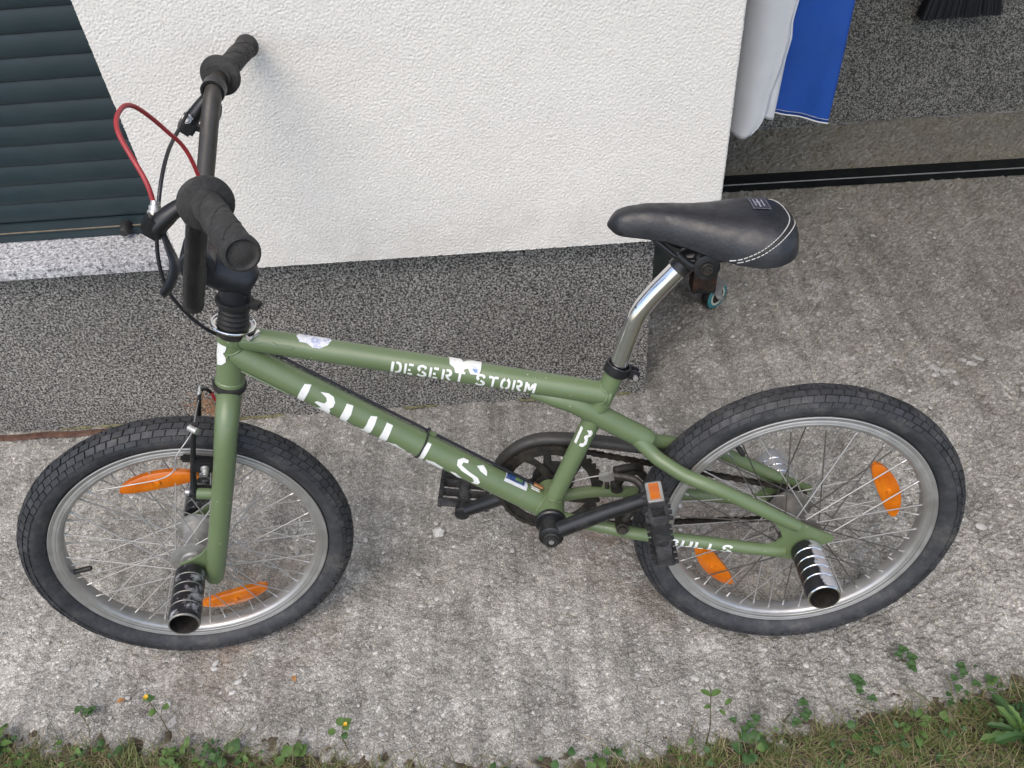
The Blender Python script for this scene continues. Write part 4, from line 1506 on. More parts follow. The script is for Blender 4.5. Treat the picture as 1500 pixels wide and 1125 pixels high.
def build_brake(parent):
    br = empty('front_brake', bike, STEER)
    for s in (-1, 1):
        a = MB()
        a.tube(spline([(-.036, s * .046, -.176), (-.040, s * .046, -.158), (-.0425, s * .043, -.118), (-.0430, s * .0445, -.070 if s < 0 else -.085), (-.0430, s * .045, -.040 if s < 0 else -.064)], 4), [.0085, .0085, .0085, .008, .007, .0065, .006, .0058, .0055, .0055, .0052, .005, .005, .0048, .0046, .0045, .0042], 10, sq=.75)
        a.box((-.030, s * .0435, -.116), (.030, .010, .022), ch=.002)
        a.lathe([(-.014, .010), (.020, .010)], (-.026, s * .044, -.166), (-1, 0, 0), 16)
        arm = a.build('brake_arm', MAT['black_metal'], br)
        MB().lathe([(0, .0062), (.004, .0062), (.0045, .0050), (.010, .0048), (.0105, .0036), (.013, .0036), (.013, 0)], (-.026, s * .048, -.116), (.1, s * .85, -.4), 12).build('pad_nut', MAT['alloy'], br)
        MB().lathe([(0, .0050), (.006, .0048), (.006, 0)], (-.046, s * .046, -.166), (-1, 0, 0), 12).build('pivot_bolt', MAT['alloy'], br)
        MB().box((-.034, s * .0245, -.121), (.055, .011, .011), Matrix.Rotation(.05, 3, 'Y'), ch=.003).build('brake_pad', MAT['rubber'], br)
        MB().lathe([(-.012, .0095), (.018, .0095)], (-.018, s * .047, -.166), (-1, 0, 0), 14).build('brake_boss', MAT['paint'], br)
    MB().lathe([(-.007, .0), (-.007, .0048), (.007, .0048), (.007, 0)], (-.0435, -.051, -.045), (.8, -.6, 0), 12).build('cable_anchor', MAT['alloy'], br)
    # bare inner wire with its loose end
    wire = spline([(-.0435, .045, -.062), (-.0440, .0, -.053), (-.0440, -.052, -.046), (-.050, -.068, -.052), (-.062, -.078, -.072), (-.064, -.080, -.094), (-.080, -.084, -.108), (-.120, -.088, -.118), (-.160, -.090, -.128)], 6)
    MB().tube(wire, .0009, 6).build('inner_wire', MAT['spoke'], br)
    nd = spline([(-.0435, .036, -.064), (-.0435, .046, -.059), (-.041, .054, -.053), (-.034, .060, -.055), (-.028, .062, -.062)], 5)
    MB().tube(nd, .0028, 8).build('noodle', MAT['black_metal'], br)
    MB().lathe([(0, .0034), (.012, .0034), (.0125, .0024), (.020, .0022)], (-.0435, .047, -.064), (-.0, .35, 1), 10).build('cable_anchor', MAT['alloy'], br)


def build_bar():
    bm = STEER @ Matrix.Translation((-.045, 0, 0)) @ Matrix.Rotation(math.radians(2.1), 4, 'Z') @ Matrix.Translation((.045, 0, 0))
    h = MB()
    h.tube([(-.046, -.100, .197), (-.046, .100, .197)], .0112, 24)
    bar = h.build('handlebar', MAT['worn_metal'], bike, bm)
    for s in (-1, 1):
        mat = MAT['black_metal'] if s < 0 else MAT['worn_metal']
        pts = spline([(-.0475, s * .097, .1815), (-.0475, s * .106, .210), (-.0450, s * .130, .275), (-.0430, s * .151, .330), (-.0410, s * .166, .3530), (-.0385, s * .186, .3615), (-.0335, s * .215, .3660), (-.017, s * .275, .3725), (.0, s * .337, .3795)], 8)
        MB().tube(pts, .0118, 24).build('upright', mat, bar)
        # hollow lower end
        d = Vector((0, s * .30, .95)).normalized()
        MB().lathe([(-.002, .0095), (-.0025, .0120), (.002, .0125), (.006, .0118)], (-.0475, s * .097, .1815), tuple(d), 24).build('end_cap', MAT['rubber'], bar)
        # grip
        a = Vector((-.0335, s * .215, .3660))
        e = Vector((.001, s * .344, .3800))
        ax = (e - a).normalized()
        L = (e - a).length
        prof = [(-.010, .0125), (-.010, .0165), (-.0065, .0175), (-.004, .0265), (-.002, .0275), (.002, .0275), (.004, .0262), (.007, .0165)]
        z = .012
        k = 0
        while z < L - .018:
            prof += [(z, .0152), (z + .0108, .0150), (z + .0115, .0144), (z + .0125, .0144)]
            z += .0135
            k += 1
        prof += [(L - .014, .0152), (L - .010, .0168), (L - .004, .0172), (L - .001, .0164), (L, .0142), (L - .001, .0130), (L - .0024, .0122), (L - .0028, .010), (L - .0018, .008), (L - .0018, 0)]
        g = MB().lathe(prof, tuple(a), tuple(ax), 32)
        gr = g.build('grip', MAT['grip'], bar)
        # raised diagonal wraps
        u = Vector((0, 0, 1))
        u = (u - ax * u.dot(ax)).normalized()
        w = ax.cross(u)
        b = MB()
        for q in (0, 1, 2):
            pts = [a + ax * (.012 + (L - .028) * t) + (u * math.cos(q * 2.09 + 5.2 * t) + w * math.sin(q * 2.09 + 5.2 * t)) * .0150 for t in np.linspace(0, 1, 40)]
            b.tube(pts, .0008, 5)
        b.build('grip_rib', MAT['grip'], bar)
    # stem
    s = MB()
    s.tube(spline([(.024, 0, .1690), (.020, 0, .1705), (.010, 0, .1725), (-.015, 0, .1765), (-.040, 0, .1850), (-.050, 0, .190)], 4),
           [.008, .013, .017, .019, .0215, .0225, .023, .0235, .0235, .0238, .024, .024, .024, .024, .0235, .0235, .023, .0225, .022, .0215, .021], 28)
    s.lathe([(-.030, .020), (-.028, .0225), (.028, .0225), (.030, .020)], (-.046, 0, .197), (0, 1, 0), 28)
    s.lathe([(.138, .0175), (.140, .0200), (.166, .0205)], (0, 0, 0), (0, 0, 1), 28)
    st = s.build('stem', MAT['stem'], bike, STEER)
    # brake levers
    for s in (-1, 1):
        def pr(x, y, z):
            # the right lever sits turned in closer under the bar
            return (x, y, z) if s < 0 else (-.0405 + (x + .0405) * .72, y, z - .28 * (-.0405 - x))
        lv = MB()
        c0 = Vector((-.0405, s * .176, .3575))
        d = Vector((.18, s * .97, .2)).normalized()
        lv.lathe([(-.008, .0125), (-.008, .0160), (.008, .0160), (.008, .0125)], tuple(c0), tuple(d), 24, closed=True)
        lv.tube(spline([pr(-.050, s * .177, .350), pr(-.064, s * .176, .338), pr(-.078, s * .176, .322), pr(-.082, s * .178, .312)], 4), [.0085, .009, .0095, .010, .0105, .011, .012, .0125, .0125, .0125, .012, .0115, .0105], 14, sq=.8)
        lv.box(pr(-.083, s * .172, .318), (.022, .030, .024), Matrix.Rotation(.5, 3, 'Y'), ch=.004)
        body = lv.build('brake_lever', MAT['black_metal'], bike, bm)
        b = MB()
        if s < 0:
            P_ = [(-.075, -.178, .312), (-.069, -.186, .300), (-.0635, -.194, .288), (-.0635, -.201, .275), (-.068, -.208, .264), (-.073, -.213, .258)]
        else:
            P_ = [(-.068, .180, .300), (-.058, .187, .297), (-.046, .200, .300), (-.040, .225, .306), (-.040, .250, .312), (-.042, .270, .312)]
        pts = spline(P_, 6)
        n = len(pts)
        b.tube(pts, [np.interp(i / (n - 1), [0, .3, .8, 1], [.0055, .0085, .0100, .0075]) for i in range(n)], 12, sq=.45, up=(0, 1, 0))
        b.build('lever_blade', MAT['stem'], body)
        MB().lathe([(-.002, .0075), (.004, .0075), (.0045, .0062), (.009, .0060), (.0095, .0045), (.014, .0040)], pr(-.0835, s * .167, .326), (-.05, -s * .45, .9 if s < 0 else .2), 14).build('barrel_adjuster', MAT['alloy'], body)
        MB().lathe([(0, .005), (.006, .0045), (.006, 0)], pr(-.052, s * .186, .335), (.3, s * .9, -.1), 10).build('clamp_bolt', MAT['alloy'], body)
    # cables
    red = spline([(-.0790, -.162, .335), (-.0885, -.153, .356), (-.118, -.118, .388), (-.122, -.080, .398), (-.112, -.050, .394), (-.085, -.018, .362), (-.060, .005, .325), (-.030, .020, .24), (.002, .026, .15), (.006, .034, .06), (.006, .046, .0), (.000, .054, -.045), (-.010, .060, -.072), (-.020, .062, -.075), (-.028, .062, -.062)], 10)
    MB().tube(red, .0026, 10).build('front_brake_cable', MAT['red'], bike, STEER)
    blk = spline([(-.0780, .157, .326), (-.081, .125, .322), (-.090, .05, .308), (-.0935, .0, .272), (-.0945, -.01, .205), (-.083, -.014, .155), (-.062, -.012, .122), (-.035, -.004, .092), (-.012, .008, .073)], 10)
    MB().tube(blk, .0025, 10).build('rear_brake_cable', MAT['cable'], bike, STEER)


def build_drive():
    BB = Vector((-.381, 0, .304))
    ang = math.radians(26.0)
    cdir = Vector((math.cos(ang), 0, math.sin(ang)))
    L = .166
    cups = MB()
    for s in (-1, 1):
        cups.lathe([(s * .0362, .0), (s * .0362, .0235), (s * .0385, .0245), (s * .0425, .0245), (s * .0445, .0225), (s * .0450, .0180), (s * .0520, .0165), (s * .0520, 0)], tuple(BB), (0, 1, 0), 32)
    cups.lathe([(-.074, 0), (-.074, .0095), (.074, .0095), (.074, 0)], tuple(BB), (0, 1, 0), 20)
    cups.build('bottom_bracket', MAT['black_metal'], bike)
    for s, dr in ((-1, 1), (1, -1)):
        c = MB()
        e = BB + cdir * dr * L + Vector((0, s * .010, 0))
        y0 = s * .0645
        c.lathe([(-.0135, .0165), (-.0125, .0185), (.0085, .0185), (.010, .0165)], tuple(BB + Vector((0, y0, 0))), (0, s, 0), 28)
        c.tube([tuple(BB + cdir * dr * .010 + Vector((0, y0 - s * .002, 0))), tuple(BB + cdir * dr * .09 + Vector((0, y0 + s * .001, 0))), tuple(e + Vector((0, y0 - s * .002, 0)) - cdir * dr * .008)], [.0128, .0122, .0112], 24)
        c.lathe([(-.009, .0115), (-.008, .0132), (.006, .0132), (.0075, .0115)], tuple(e + Vector((0, y0, 0))), (0, s, 0), 22)
        cr = c.build('crank_arm', MAT['black_metal'], bike)
        MB().lathe([(0, .0125), (.004, .0125), (.005, .0105), (.0095, .0105), (.010, .0060), (.0075, .0055), (.0075, 0)], tuple(BB + Vector((0, y0 + s * .010, 0))), (0, s, 0), 22).build('crank_bolt', MAT['rubber'], cr)
        MB().lathe([(0, .0042), (.0022, .004), (.0022, 0)], tuple(BB + Vector((0, y0 + s * .0176, 0))), (0, s, 0), 12).build('bolt_head', MAT['alloy'], cr)
        # pedal, frame built along local y from the crank outwards
        roll = math.radians(82 if s < 0 else 10)
        Mp = Matrix.Translation(e + Vector((0, y0 + s * .010, 0))) @ Matrix.Rotation(roll, 4, 'Y') @ Matrix.Diagonal((1, 1, 1.28 if s < 0 else 1, 1))
        p = MB()
        p.lathe([(0, .0085), (.010, .0085), (.011, .0110), (.050, .0100), (.082, .0090), (.084, .006)], (0, 0, 0), (0, s, 0), 18)
        for xx in (-.040, .040):
            # long side plate broken into a reflector seat and two open windows
            p.box((xx, s * .0435, .0085), (.007, .078, .004), ch=.001)
            p.box((xx, s * .0435, -.0085), (.007, .078, .004), ch=.001)
            for yy, ww in ((.008, .008), (.054, .010), (.080, .007)):
                p.box((xx, s * yy, 0), (.008, ww, .021), ch=.0015)
            p.box((xx * .96, s * .030, 0), (.005, .040, .016), ch=.001)
            for k in range(7):
                for zz in (-1, 1):
                    p.box((xx, s * (.010 + k * .0115), zz * .0118), (.0065, .0042, .0045), ch=.0008)
        for yy, ww in ((.008, .008), (.034, .005), (.058, .005), (.080, .008)):
            p.box((0, s * yy, 0), (.082, ww, .016), ch=.0015)
        pd = p.build('pedal', MAT['pedal'], bike, Mp)
        for xx in ((-1, 1) if s < 0 else ()):
            q = MB().box((xx * .0452, s * .030, 0), (.004, .034, .0125), ch=.001)
            q.build('pedal_reflector', MAT['amber'], pd)
            MB().box((xx * .0444, s * .030, 0), (.004, .040, .0170), ch=.001).build('reflector_frame', MAT['alloy'], pd)
    # chainring with teeth and curved arms
    NT = 42
    b = MB()
    out = []
    for i in range(NT):
        for da, r in ((0, .0795), (.28, .0845), (.5, .0852), (.72, .0845)):
            t = 2 * math.pi * (i + da) / NT
            out.append((BB.x + r * math.cos(t), BB.z + r * math.sin(t)))
    inner = [(BB.x + .066 * math.cos(t), BB.z + .066 * math.sin(t)) for t in np.linspace(0, 2 * math.pi, 73)[:-1]]
    b.prism(out, .0400, .0430, holes=[inner])
    b.lathe([(.0385, .009), (.0385, .026), (.0440, .026), (.0440, .009)], (BB.x, 0, BB.z), (0, 1, 0), 32, closed=True)
    for k in range(5):
        a0 = 2 * math.pi * k / 5 + .4
        pts = [(BB.x + r * math.cos(a0 + (r - .02) * 9), .0415, BB.z + r * math.sin(a0 + (r - .02) * 9)) for r in np.linspace(.022, .068, 8)]
        b.tube(pts, [.0085, .0075, .0065, .006, .006, .0062, .007, .008], 8, sq=.28, up=(0, 0, 1))
    b.build('chainring', MAT['grease'], bike, smooth=False)
    # freewheel cog
    cg = MB()
    out = []
    for i in range(16):
        for da, r in ((0, .0295), (.3, .0335), (.6, .0335)):
            t = 2 * math.pi * (i + da) / 16
            out.append((r * math.cos(t), .253 + r * math.sin(t)))
    cg.prism(out, .0400, .0430)
    cg.lathe([(.0345, .024), (.046, .024), (.047, .016)], (0, 0, .253), (0, 1, 0), 24)
    cg.build('freewheel', MAT['grease'], bike, smooth=False)
    # chain: closed loop of links
    R1, R2 = .0815, .0312
    c1, c2 = np.array([BB.x, BB.z]), np.array([0, .253])
    dv = c2 - c1
    D = np.linalg.norm(dv)
    base = math.atan2(dv[1], dv[0])
    al = math.acos((R1 - R2) / D)
    loop = []
    for t in np.linspace(base + al, base + 2 * math.pi - al, 60):
        loop.append(c1 + R1 * np.array([math.cos(t), math.sin(t)]))
    for t in np.linspace(base - al, base + al, 24):
        loop.append(c2 + R2 * np.array([math.cos(t), math.sin(t)]))
    loop.append(loop[0])
    loop = np.array(loop)
    seg = np.linalg.norm(np.diff(loop, axis=0), axis=1)
    cum = np.concatenate([[0], np.cumsum(seg)])
    nl = int(cum[-1] / .0127)
    nl += nl % 2
    cb = MB()
    pos = []
    for i in range(nl + 1):
        s_ = cum[-1] * (i % nl) / nl
        pos.append((float(np.interp(s_, cum, loop[:, 0])), float(np.interp(s_, cum, loop[:, 1]))))
    for i in range(nl):
        (x0, z0), (x1, z1) = pos[i], pos[i + 1]
        a = math.atan2(z1 - z0, x1 - x0)
        prof = []
        for k in range(6):
            t = a + math.pi / 2 + math.pi * k / 5
            prof.append((x0 + .0042 * math.cos(t), z0 + .0042 * math.sin(t)))
        mx, mz = (x0 + x1) / 2, (z0 + z1) / 2
        prof.append((mx + .0029 * math.sin(a), mz - .0029 * math.cos(a)))
        for k in range(6):
            t = a - math.pi / 2 + math.pi * k / 5
            prof.append((x1 + .0042 * math.cos(t), z1 + .0042 * math.sin(t)))
        prof.append((mx - .0029 * math.sin(a), mz + .0029 * math.cos(a)))
        o = .0033 if i % 2 else .0022
        for yy in (.0415 - o, .0415 + o):
            cb.prism(prof, yy - .0005, yy + .0005)
        cb.lathe([(-.0042, .0), (-.0042, .0026), (.0042, .0026), (.0042, 0)], (x0, .0415, z0), (0, 1, 0), 8)
    cb.build('chain', MAT['grease'], bike, smooth=False, fix=False)
    # tubular chain guard arching over the ring
    pts = [(BB.x + .0895 * math.cos(t), .0520, BB.z + .0895 * math.sin(t)) for t in np.linspace(math.radians(196), math.radians(82), 26)]
    pts += [(-.335, .0520, .3895), (-.29, .0520, .3815), (-.23, .0515, .3700), (-.175, .0510, .3570), (-.135, .050, .3475)]
    n = len(pts)
    MB().tube(pts, [np.interp(i / (n - 1), [0, .05, .6, 1], [.004, .0085, .0105, .0125]) for i in range(n)], 16, sq=.85).build('chain_guard', plain('matt_black_plastic', (.030, .029, .027), .5, var=.3, scale=30, dirt=(.08, .075, .068), dirt_amt=.5), bike)
    g = MB()
    g.box((BB.x - .006, .052, BB.z + .074), (.022, .012, .022), ch=.003)
    g.box((BB.x - .002, .050, BB.z + .045), (.013, .008, .050), ch=.002)
    g.lathe([(-.003, .034), (.002, .034)], (BB.x + .006, .0495, BB.z + .012), (0, 1, 0), 28)
    g.build('guard_bracket', MAT['rubber'], bike)
    # rear U-brake behind the bottom bracket
    rb = empty('rear_brake', bike)
    for s in (-1, 1):
        pts = spline([(-.275, s * .046, .302), (-.262, s * .043, .325), (-.240, s * .032, .343), (-.252, s * .016, .360), (-.282, s * .006, .362)], 5)
        MB().tube(pts, [.0095] * 5 + [.0085] * 6 + [.0070] * 10, 12, sq=.8).build('brake_arm', MAT['grease'], rb)
        MB().lathe([(-.012, .0095), (.016, .0095), (.016, .006), (.021, .006), (.021, 0)], (-.275, s * .046, .302), (0, s, .2), 14).build('pivot', MAT['grease'], rb)
        MB().box((-.233, s * .0245, .333), (.042, .011, .012), Matrix.Rotation(.9, 3, 'Y'), ch=.003).build('brake_pad', MAT['rubber'], rb)
    MB().prism([(-.306, .354), (-.296, .349), (-.282, .352), (-.280, .359), (-.292, .3625), (-.305, .360)], -.004, .004).build('cable_hanger', MAT['alloy'], rb, smooth=False)
    MB().tube(spline([(-.372, .002, .335), (-.335, .003, .350), (-.300, .002, .358), (-.285, .006, .361)], 6), .0009, 6).build('inner_wire', MAT['spoke'], rb)
    MB().tube([(-.2935, -.004, .350), (-.2935, -.0045, .338)], .0036, 10).build('anchor_bolt', MAT['grease'], rb)


fork = build_fork()
build_brake(fork)
build_bar()
build_drive()

# ------------------------------------------------------------------ loose stones, spatters, grass and weeds
def blob(b, c, sx, sy, sz, seed, n=9):
    r = random.Random(seed)
    V = [(c[0], c[1], c[2] + sz)]
    rot = r.uniform(0, 6.28)
    rings = ((.55, .85), (1.0, .15), (1.02, -.3))
    for fr_, fz in rings:
        for k in range(n):
            t = 2 * math.pi * k / n
            rr = fr_ * r.uniform(.78, 1.18)
            x, y = sx * rr * math.cos(t), sy * rr * math.sin(t)
            V.append((c[0] + x * math.cos(rot) - y * math.sin(rot), c[1] + x * math.sin(rot) + y * math.cos(rot), c[2] + sz * fz * r.uniform(.85, 1.1)))
    F = [(0, 1 + k, 1 + (k + 1) % n) for k in range(n)]
    for q in range(len(rings) - 1):
        for k in range(n):
            F.append((1 + q * n + k, 1 + (q + 1) * n + k, 1 + (q + 1) * n + (k + 1) % n, 1 + q * n + (k + 1) % n))
    F.append(tuple(1 + (len(rings) - 1) * n + k for k in range(n)))
    b.add(V, F)


def build_ground_litter():
    b = MB()
    blob(b, (-.203, .966, .006), .013, .011, .011, 4)
    tag(b.build('stone', MAT['stone'], smooth=False), 'small white stone lying on the concrete between the two wheels', 'stone')
    # pale pebbles showing in the concrete skin
    b = MB()
    r = random.Random(21)
    for i in range(900):
        x, y = r.uniform(-1.2, 1.7), r.uniform(.56, 2.05)
        if y > 1.29 and x < .27:
            continue
        if y < lawn_edge(x) + .03:
            continue
        s = r.uniform(.0018, .0050) * (1.6 if r.random() < .06 else 1)
        blob(b, (x, y, -.0006), s * r.uniform(1, 1.5), s, s * .32, i, 7)
    tag(b.build('embedded_pebbles', MAT['pebble'], smooth=True, fix=False), 'pale pebbles embedded in the worn concrete', 'pebbles', kind='stuff')
    # thin splashes of pale mortar on the slab to the right
    b = MB()
    SP = [(.73, 1.615, .034, .024), (.755, 1.66, .022, .012), (.80, 1.75, .016, .010), (.905, 1.33, .030, .026), (.84, 1.34, .010, .009), (.82, 1.375, .018, .010),
          (.855, 1.46, .007, .006), (.81, 1.425, .009, .006), (1.0, 1.36, .04, .02), (.66, 1.235, .012, .024), (.71, 1.21, .020, .010), (.60, 1.225, .012, .010),
          (.93, 1.17, .022, .015), (.88, 1.10, .008, .006), (.79, 1.09, .012, .007), (.99, 1.05, .02, .012), (1.08, 1.25, .02, .016), (.30, 1.16, .02, .014), (.27, 1.20, .016, .012),
          (-.02, 1.19, .028, .012), (.02, 1.215, .014, .008), (-.55, 1.20, .016, .012), (-.28, 1.10, .010, .008), (.22, .70, .010, .006), (-.40, .585, .02, .010), (-.2, .62, .012, .016), (.02, .66, .004, .018), (-1.0, .80, .012, .005)]
    for i, (x, y, sx, sy) in enumerate(SP):
        rr = random.Random(i + 300)
        for q in range(26):
            k_ = rr.uniform(.05, .32)
            blob(b, (x + rr.gauss(0, sx * .55), y + rr.gauss(0, sy * .55), -.0020), sx * k_, sy * k_ * rr.uniform(.7, 1.4), rr.uniform(.0018, .0032), i * 37 + q, 9)
    tag(b.build('mortar_spatter', MAT['spatter'], smooth=True, fix=False), 'thin pale splashes of mortar on the concrete', 'mortar', kind='stuff')


def blade(b, x, y, z, L, w, az, lean, bend, r):
    d = Vector((math.cos(az), math.sin(az), 0))
    side = Vector((-d.y, d.x, 0))
    p = Vector((x, y, z))
    V = []
    n = 4
    ang = lean
    for i in range(n):
        ww = w * (1 - i / (n - 1)) ** .7 + .00015
        V += [p - side * ww, p + side * ww]
        p = p + (d * math.sin(ang) + Vector((0, 0, math.cos(ang)))) * (L / (n - 1))
        ang += bend / (n - 1)
    F = [(2 * i, 2 * i + 1, 2 * i + 3, 2 * i + 2) for i in range(n - 1)]
    b.add(V, F)


def build_grass():
    r = random.Random(31)
    g, s = MB(), MB()
    nx, ny, d = 440, 90, .005
    dens = field(ny, nx, d, .02, .16, 71)

    def mask(x, y):
        i = int((x + 1.2) / d)
        j = int((y - .30) / d)
        return dens[min(max(j, 0), ny - 1), min(max(i, 0), nx - 1)]
    for i in range(26000):
        x = r.uniform(-1.15, .95)
        e = float(lawn_edge(x))
        y = e + .004 - abs(r.gauss(0, .075))
        if y < .36:
            continue
        depth = e - y
        m_ = mask(x, y)
        # ragged, patchy margin that closes up towards the lawn
        if m_ < .55 - depth * 22:
            continue
        if -.34 < x < .08 and depth < .03 and m_ < 1.0:
            continue
        z = -.010 + .012 * min(1, max(0, depth / .1))
        if r.random() < .60:
            blade(g, x, y, z, r.uniform(.008, .036), r.uniform(.0004, .0013), r.uniform(0, 6.28), r.uniform(.1, 1.2), r.uniform(.2, 1.5), r)
        else:
            blade(s, x, y, z, r.uniform(.010, .040), r.uniform(.0003, .0008), r.uniform(0, 6.28), r.uniform(.8, 1.5), r.uniform(0, .6), r)
    # long bent stems tangled over the margin
    for i in range(900):
        x = r.uniform(-1.1, .92)
        e = float(lawn_edge(x))
        y = e - abs(r.gauss(.015, .05))
        az = r.uniform(0, 6.28)
        L = r.uniform(.04, .12)
        if y + L * .8 * max(0, math.sin(az)) > e + .035 and r.random() < .85:
            continue
        p = Vector((x, y, -.002))
        pts = [p]
        el = r.uniform(.1, .7)
        for k in range(6):
            az += r.uniform(-.35, .35)
            p = p + Vector((math.cos(az) * math.cos(el), math.sin(az) * math.cos(el), math.sin(el))) * (L / 6)
            el -= r.uniform(.02, .3)
            p.z = max(p.z, .001)
            pts.append(p)
        rad = r.uniform(.0003, .0007)
        (s if r.random() < .6 else g).tube(pts, [rad] * 6 + [rad * .4], 3, cap=False)
    tag(g.build('grass', MAT['grass'], fix=False), 'patchy green grass along the edge of the concrete', 'grass', kind='stuff')
    tag(s.build('dry_grass', MAT['straw'], fix=False), 'dry straw-coloured grass along the edge of the concrete', 'grass', kind='stuff')


def leaf_mesh(name, kind, mat):
    """small curved leaf, base at the origin, pointing along +x"""
    V, F = [], []
    n = 8
    for i in range(n + 1):
        t = i / n
        if kind == 'round':
            w = .48 * math.sin(math.pi * min(1, t * .94 + .05)) ** .6
        elif kind == 'lobed':
            w = (.03 + .12 * t * (1.25 - t) * 2.2) * (1.0 if i % 2 else .66)
            if i == n:
                w = .01
        elif kind == 'heart':
            w = .5 * math.sin(math.pi * (t ** .75) * .97 + .05) * (1 - .1 * t)
        else:
            w = .26 * math.sin(math.pi * (t * .95 + .04)) ** .8
        z = .16 * math.sin(math.pi * t) - .10 * t
        V += [(t, -w, z + .10 * w), (t, 0, z - .03), (t, w, z + .10 * w)]
    for i in range(n):
        a = i * 3
        F += [(a, a + 1, a + 4, a + 3), (a + 1, a + 2, a + 5, a + 4)]
    me = MB().add(V, F).mesh(name, fix=False)
    me.materials.append(mat)
    return me


LEAF = {}
for k_ in ('round', 'lobed', 'heart', 'lance'):
    for m_n in ('leaf', 'leaf_dark'):
        LEAF[k_, m_n] = leaf_mesh('leaf', k_, MAT[m_n])


def plant(name, label, cat, x, y, stems, leaves, group=None, flower=None):
    """stems: list of point lists (relative); leaves: (px,py,pz,length,azimuth,pitch,kind,mat)"""
    p = empty(name, matrix=Matrix.Translation((x, y, -.004)))
    tag(p, label, cat, group)
    b = MB()
    for pts, rad in stems:
        L = spline(pts, 5) if len(pts) > 2 else pts
        b.tube(L, [rad * (1 - .5 * i / (len(L) - 1)) for i in range(len(L))], 6)
    b.build('stem', MAT['stem_plant'], p)
    for (px, py, pz, ln, az, pitch, kind, mt) in leaves:
        M = Matrix.Translation((px, py, pz)) @ Matrix.Rotation(az, 4, 'Z') @ Matrix.Rotation(-pitch, 4, 'Y') @ Matrix.Diagonal((ln, ln, ln, 1))
        link('leaf', LEAF[kind, mt], None, p, M)
    if flower:
        for (px, py, pz, rr) in flower:
            f = MB()
            for k in range(6):
                a = k * math.pi / 3
                d = Vector((math.cos(a), math.sin(a), .5))
                s = Vector((-math.sin(a), math.cos(a), 0))
                c = Vector((px, py, pz))
                f.add([c, c + d * rr * .6 + s * rr * .35, c + d * rr, c + d * rr * .6 - s * rr * .35], [(0, 1, 2, 3)])
            f.build('flower', MAT['petal'], p, fix=False)
    return p


def sprig(seed, n, spread, size, kind='round', mt='leaf_dark', height=.03):
    r = random.Random(seed)
    stems, leaves = [], []
    for i in range(n):
        az = r.uniform(0, 6.28)
        d = spread * r.uniform(.25, 1)
        h = height * r.uniform(.4, 1)
        tip = (d * math.cos(az), d * math.sin(az), h)
        stems.append(([(0, 0, 0), (tip[0] * .4, tip[1] * .4, h * .8), tip], .0007))
        if kind == 'round':
            for k in range(3):
                leaves.append((tip[0], tip[1], tip[2], size * r.uniform(.8, 1.15), az + k * 2.09 + r.uniform(-.2, .2), r.uniform(-.1, .35), 'heart', mt))
        else:
            leaves.append((tip[0] * .6, tip[1] * .6, h * .7, size * r.uniform(.7, 1.2), az + r.uniform(-.4, .4), r.uniform(-.2, .5), kind, mt))
    return stems, leaves


def build_cover():
    # small leaves of low creeping weeds scattered through the grass: nobody could count them
    r = random.Random(77)
    for name, mt, lab in (('ground_cover', 'leaf', 'small bright leaves of low weeds scattered through the grass margin'), ('ground_cover', 'leaf_dark', 'small dark leaves of low weeds scattered through the grass margin')):
        b = MB()
        for q in range(40):
            cx_ = r.uniform(-1.05, .85)
            e = float(lawn_edge(cx_))
            cy_ = e - abs(r.gauss(.02, .035)) + (.02 if r.random() < .15 else 0)
            if -.34 < cx_ < .05 and r.random() < .6:
                continue
            for k in range(r.randint(3, 9)):
                kind = r.choice(['round', 'heart', 'lance', 'lance'])
                me = LEAF[kind, mt]
                ln = r.uniform(.005, .015)
                M = Matrix.Translation((cx_ + r.gauss(0, .014), cy_ + r.gauss(0, .011), r.uniform(.002, .022))) @ Matrix.Rotation(r.uniform(0, 6.28), 4, 'Z') @ Matrix.Rotation(-r.uniform(-.3, .9), 4, 'Y') @ Matrix.Rotation(r.uniform(-.6, .6), 4, 'X') @ Matrix.Diagonal((ln, ln, ln, 1))
                b.add([tuple(M @ v.co) for v in me.vertices], [tuple(p.vertices) for p in me.polygons])
        tag(b.build(name, MAT[mt], fix=False), lab, 'weeds', kind='stuff')


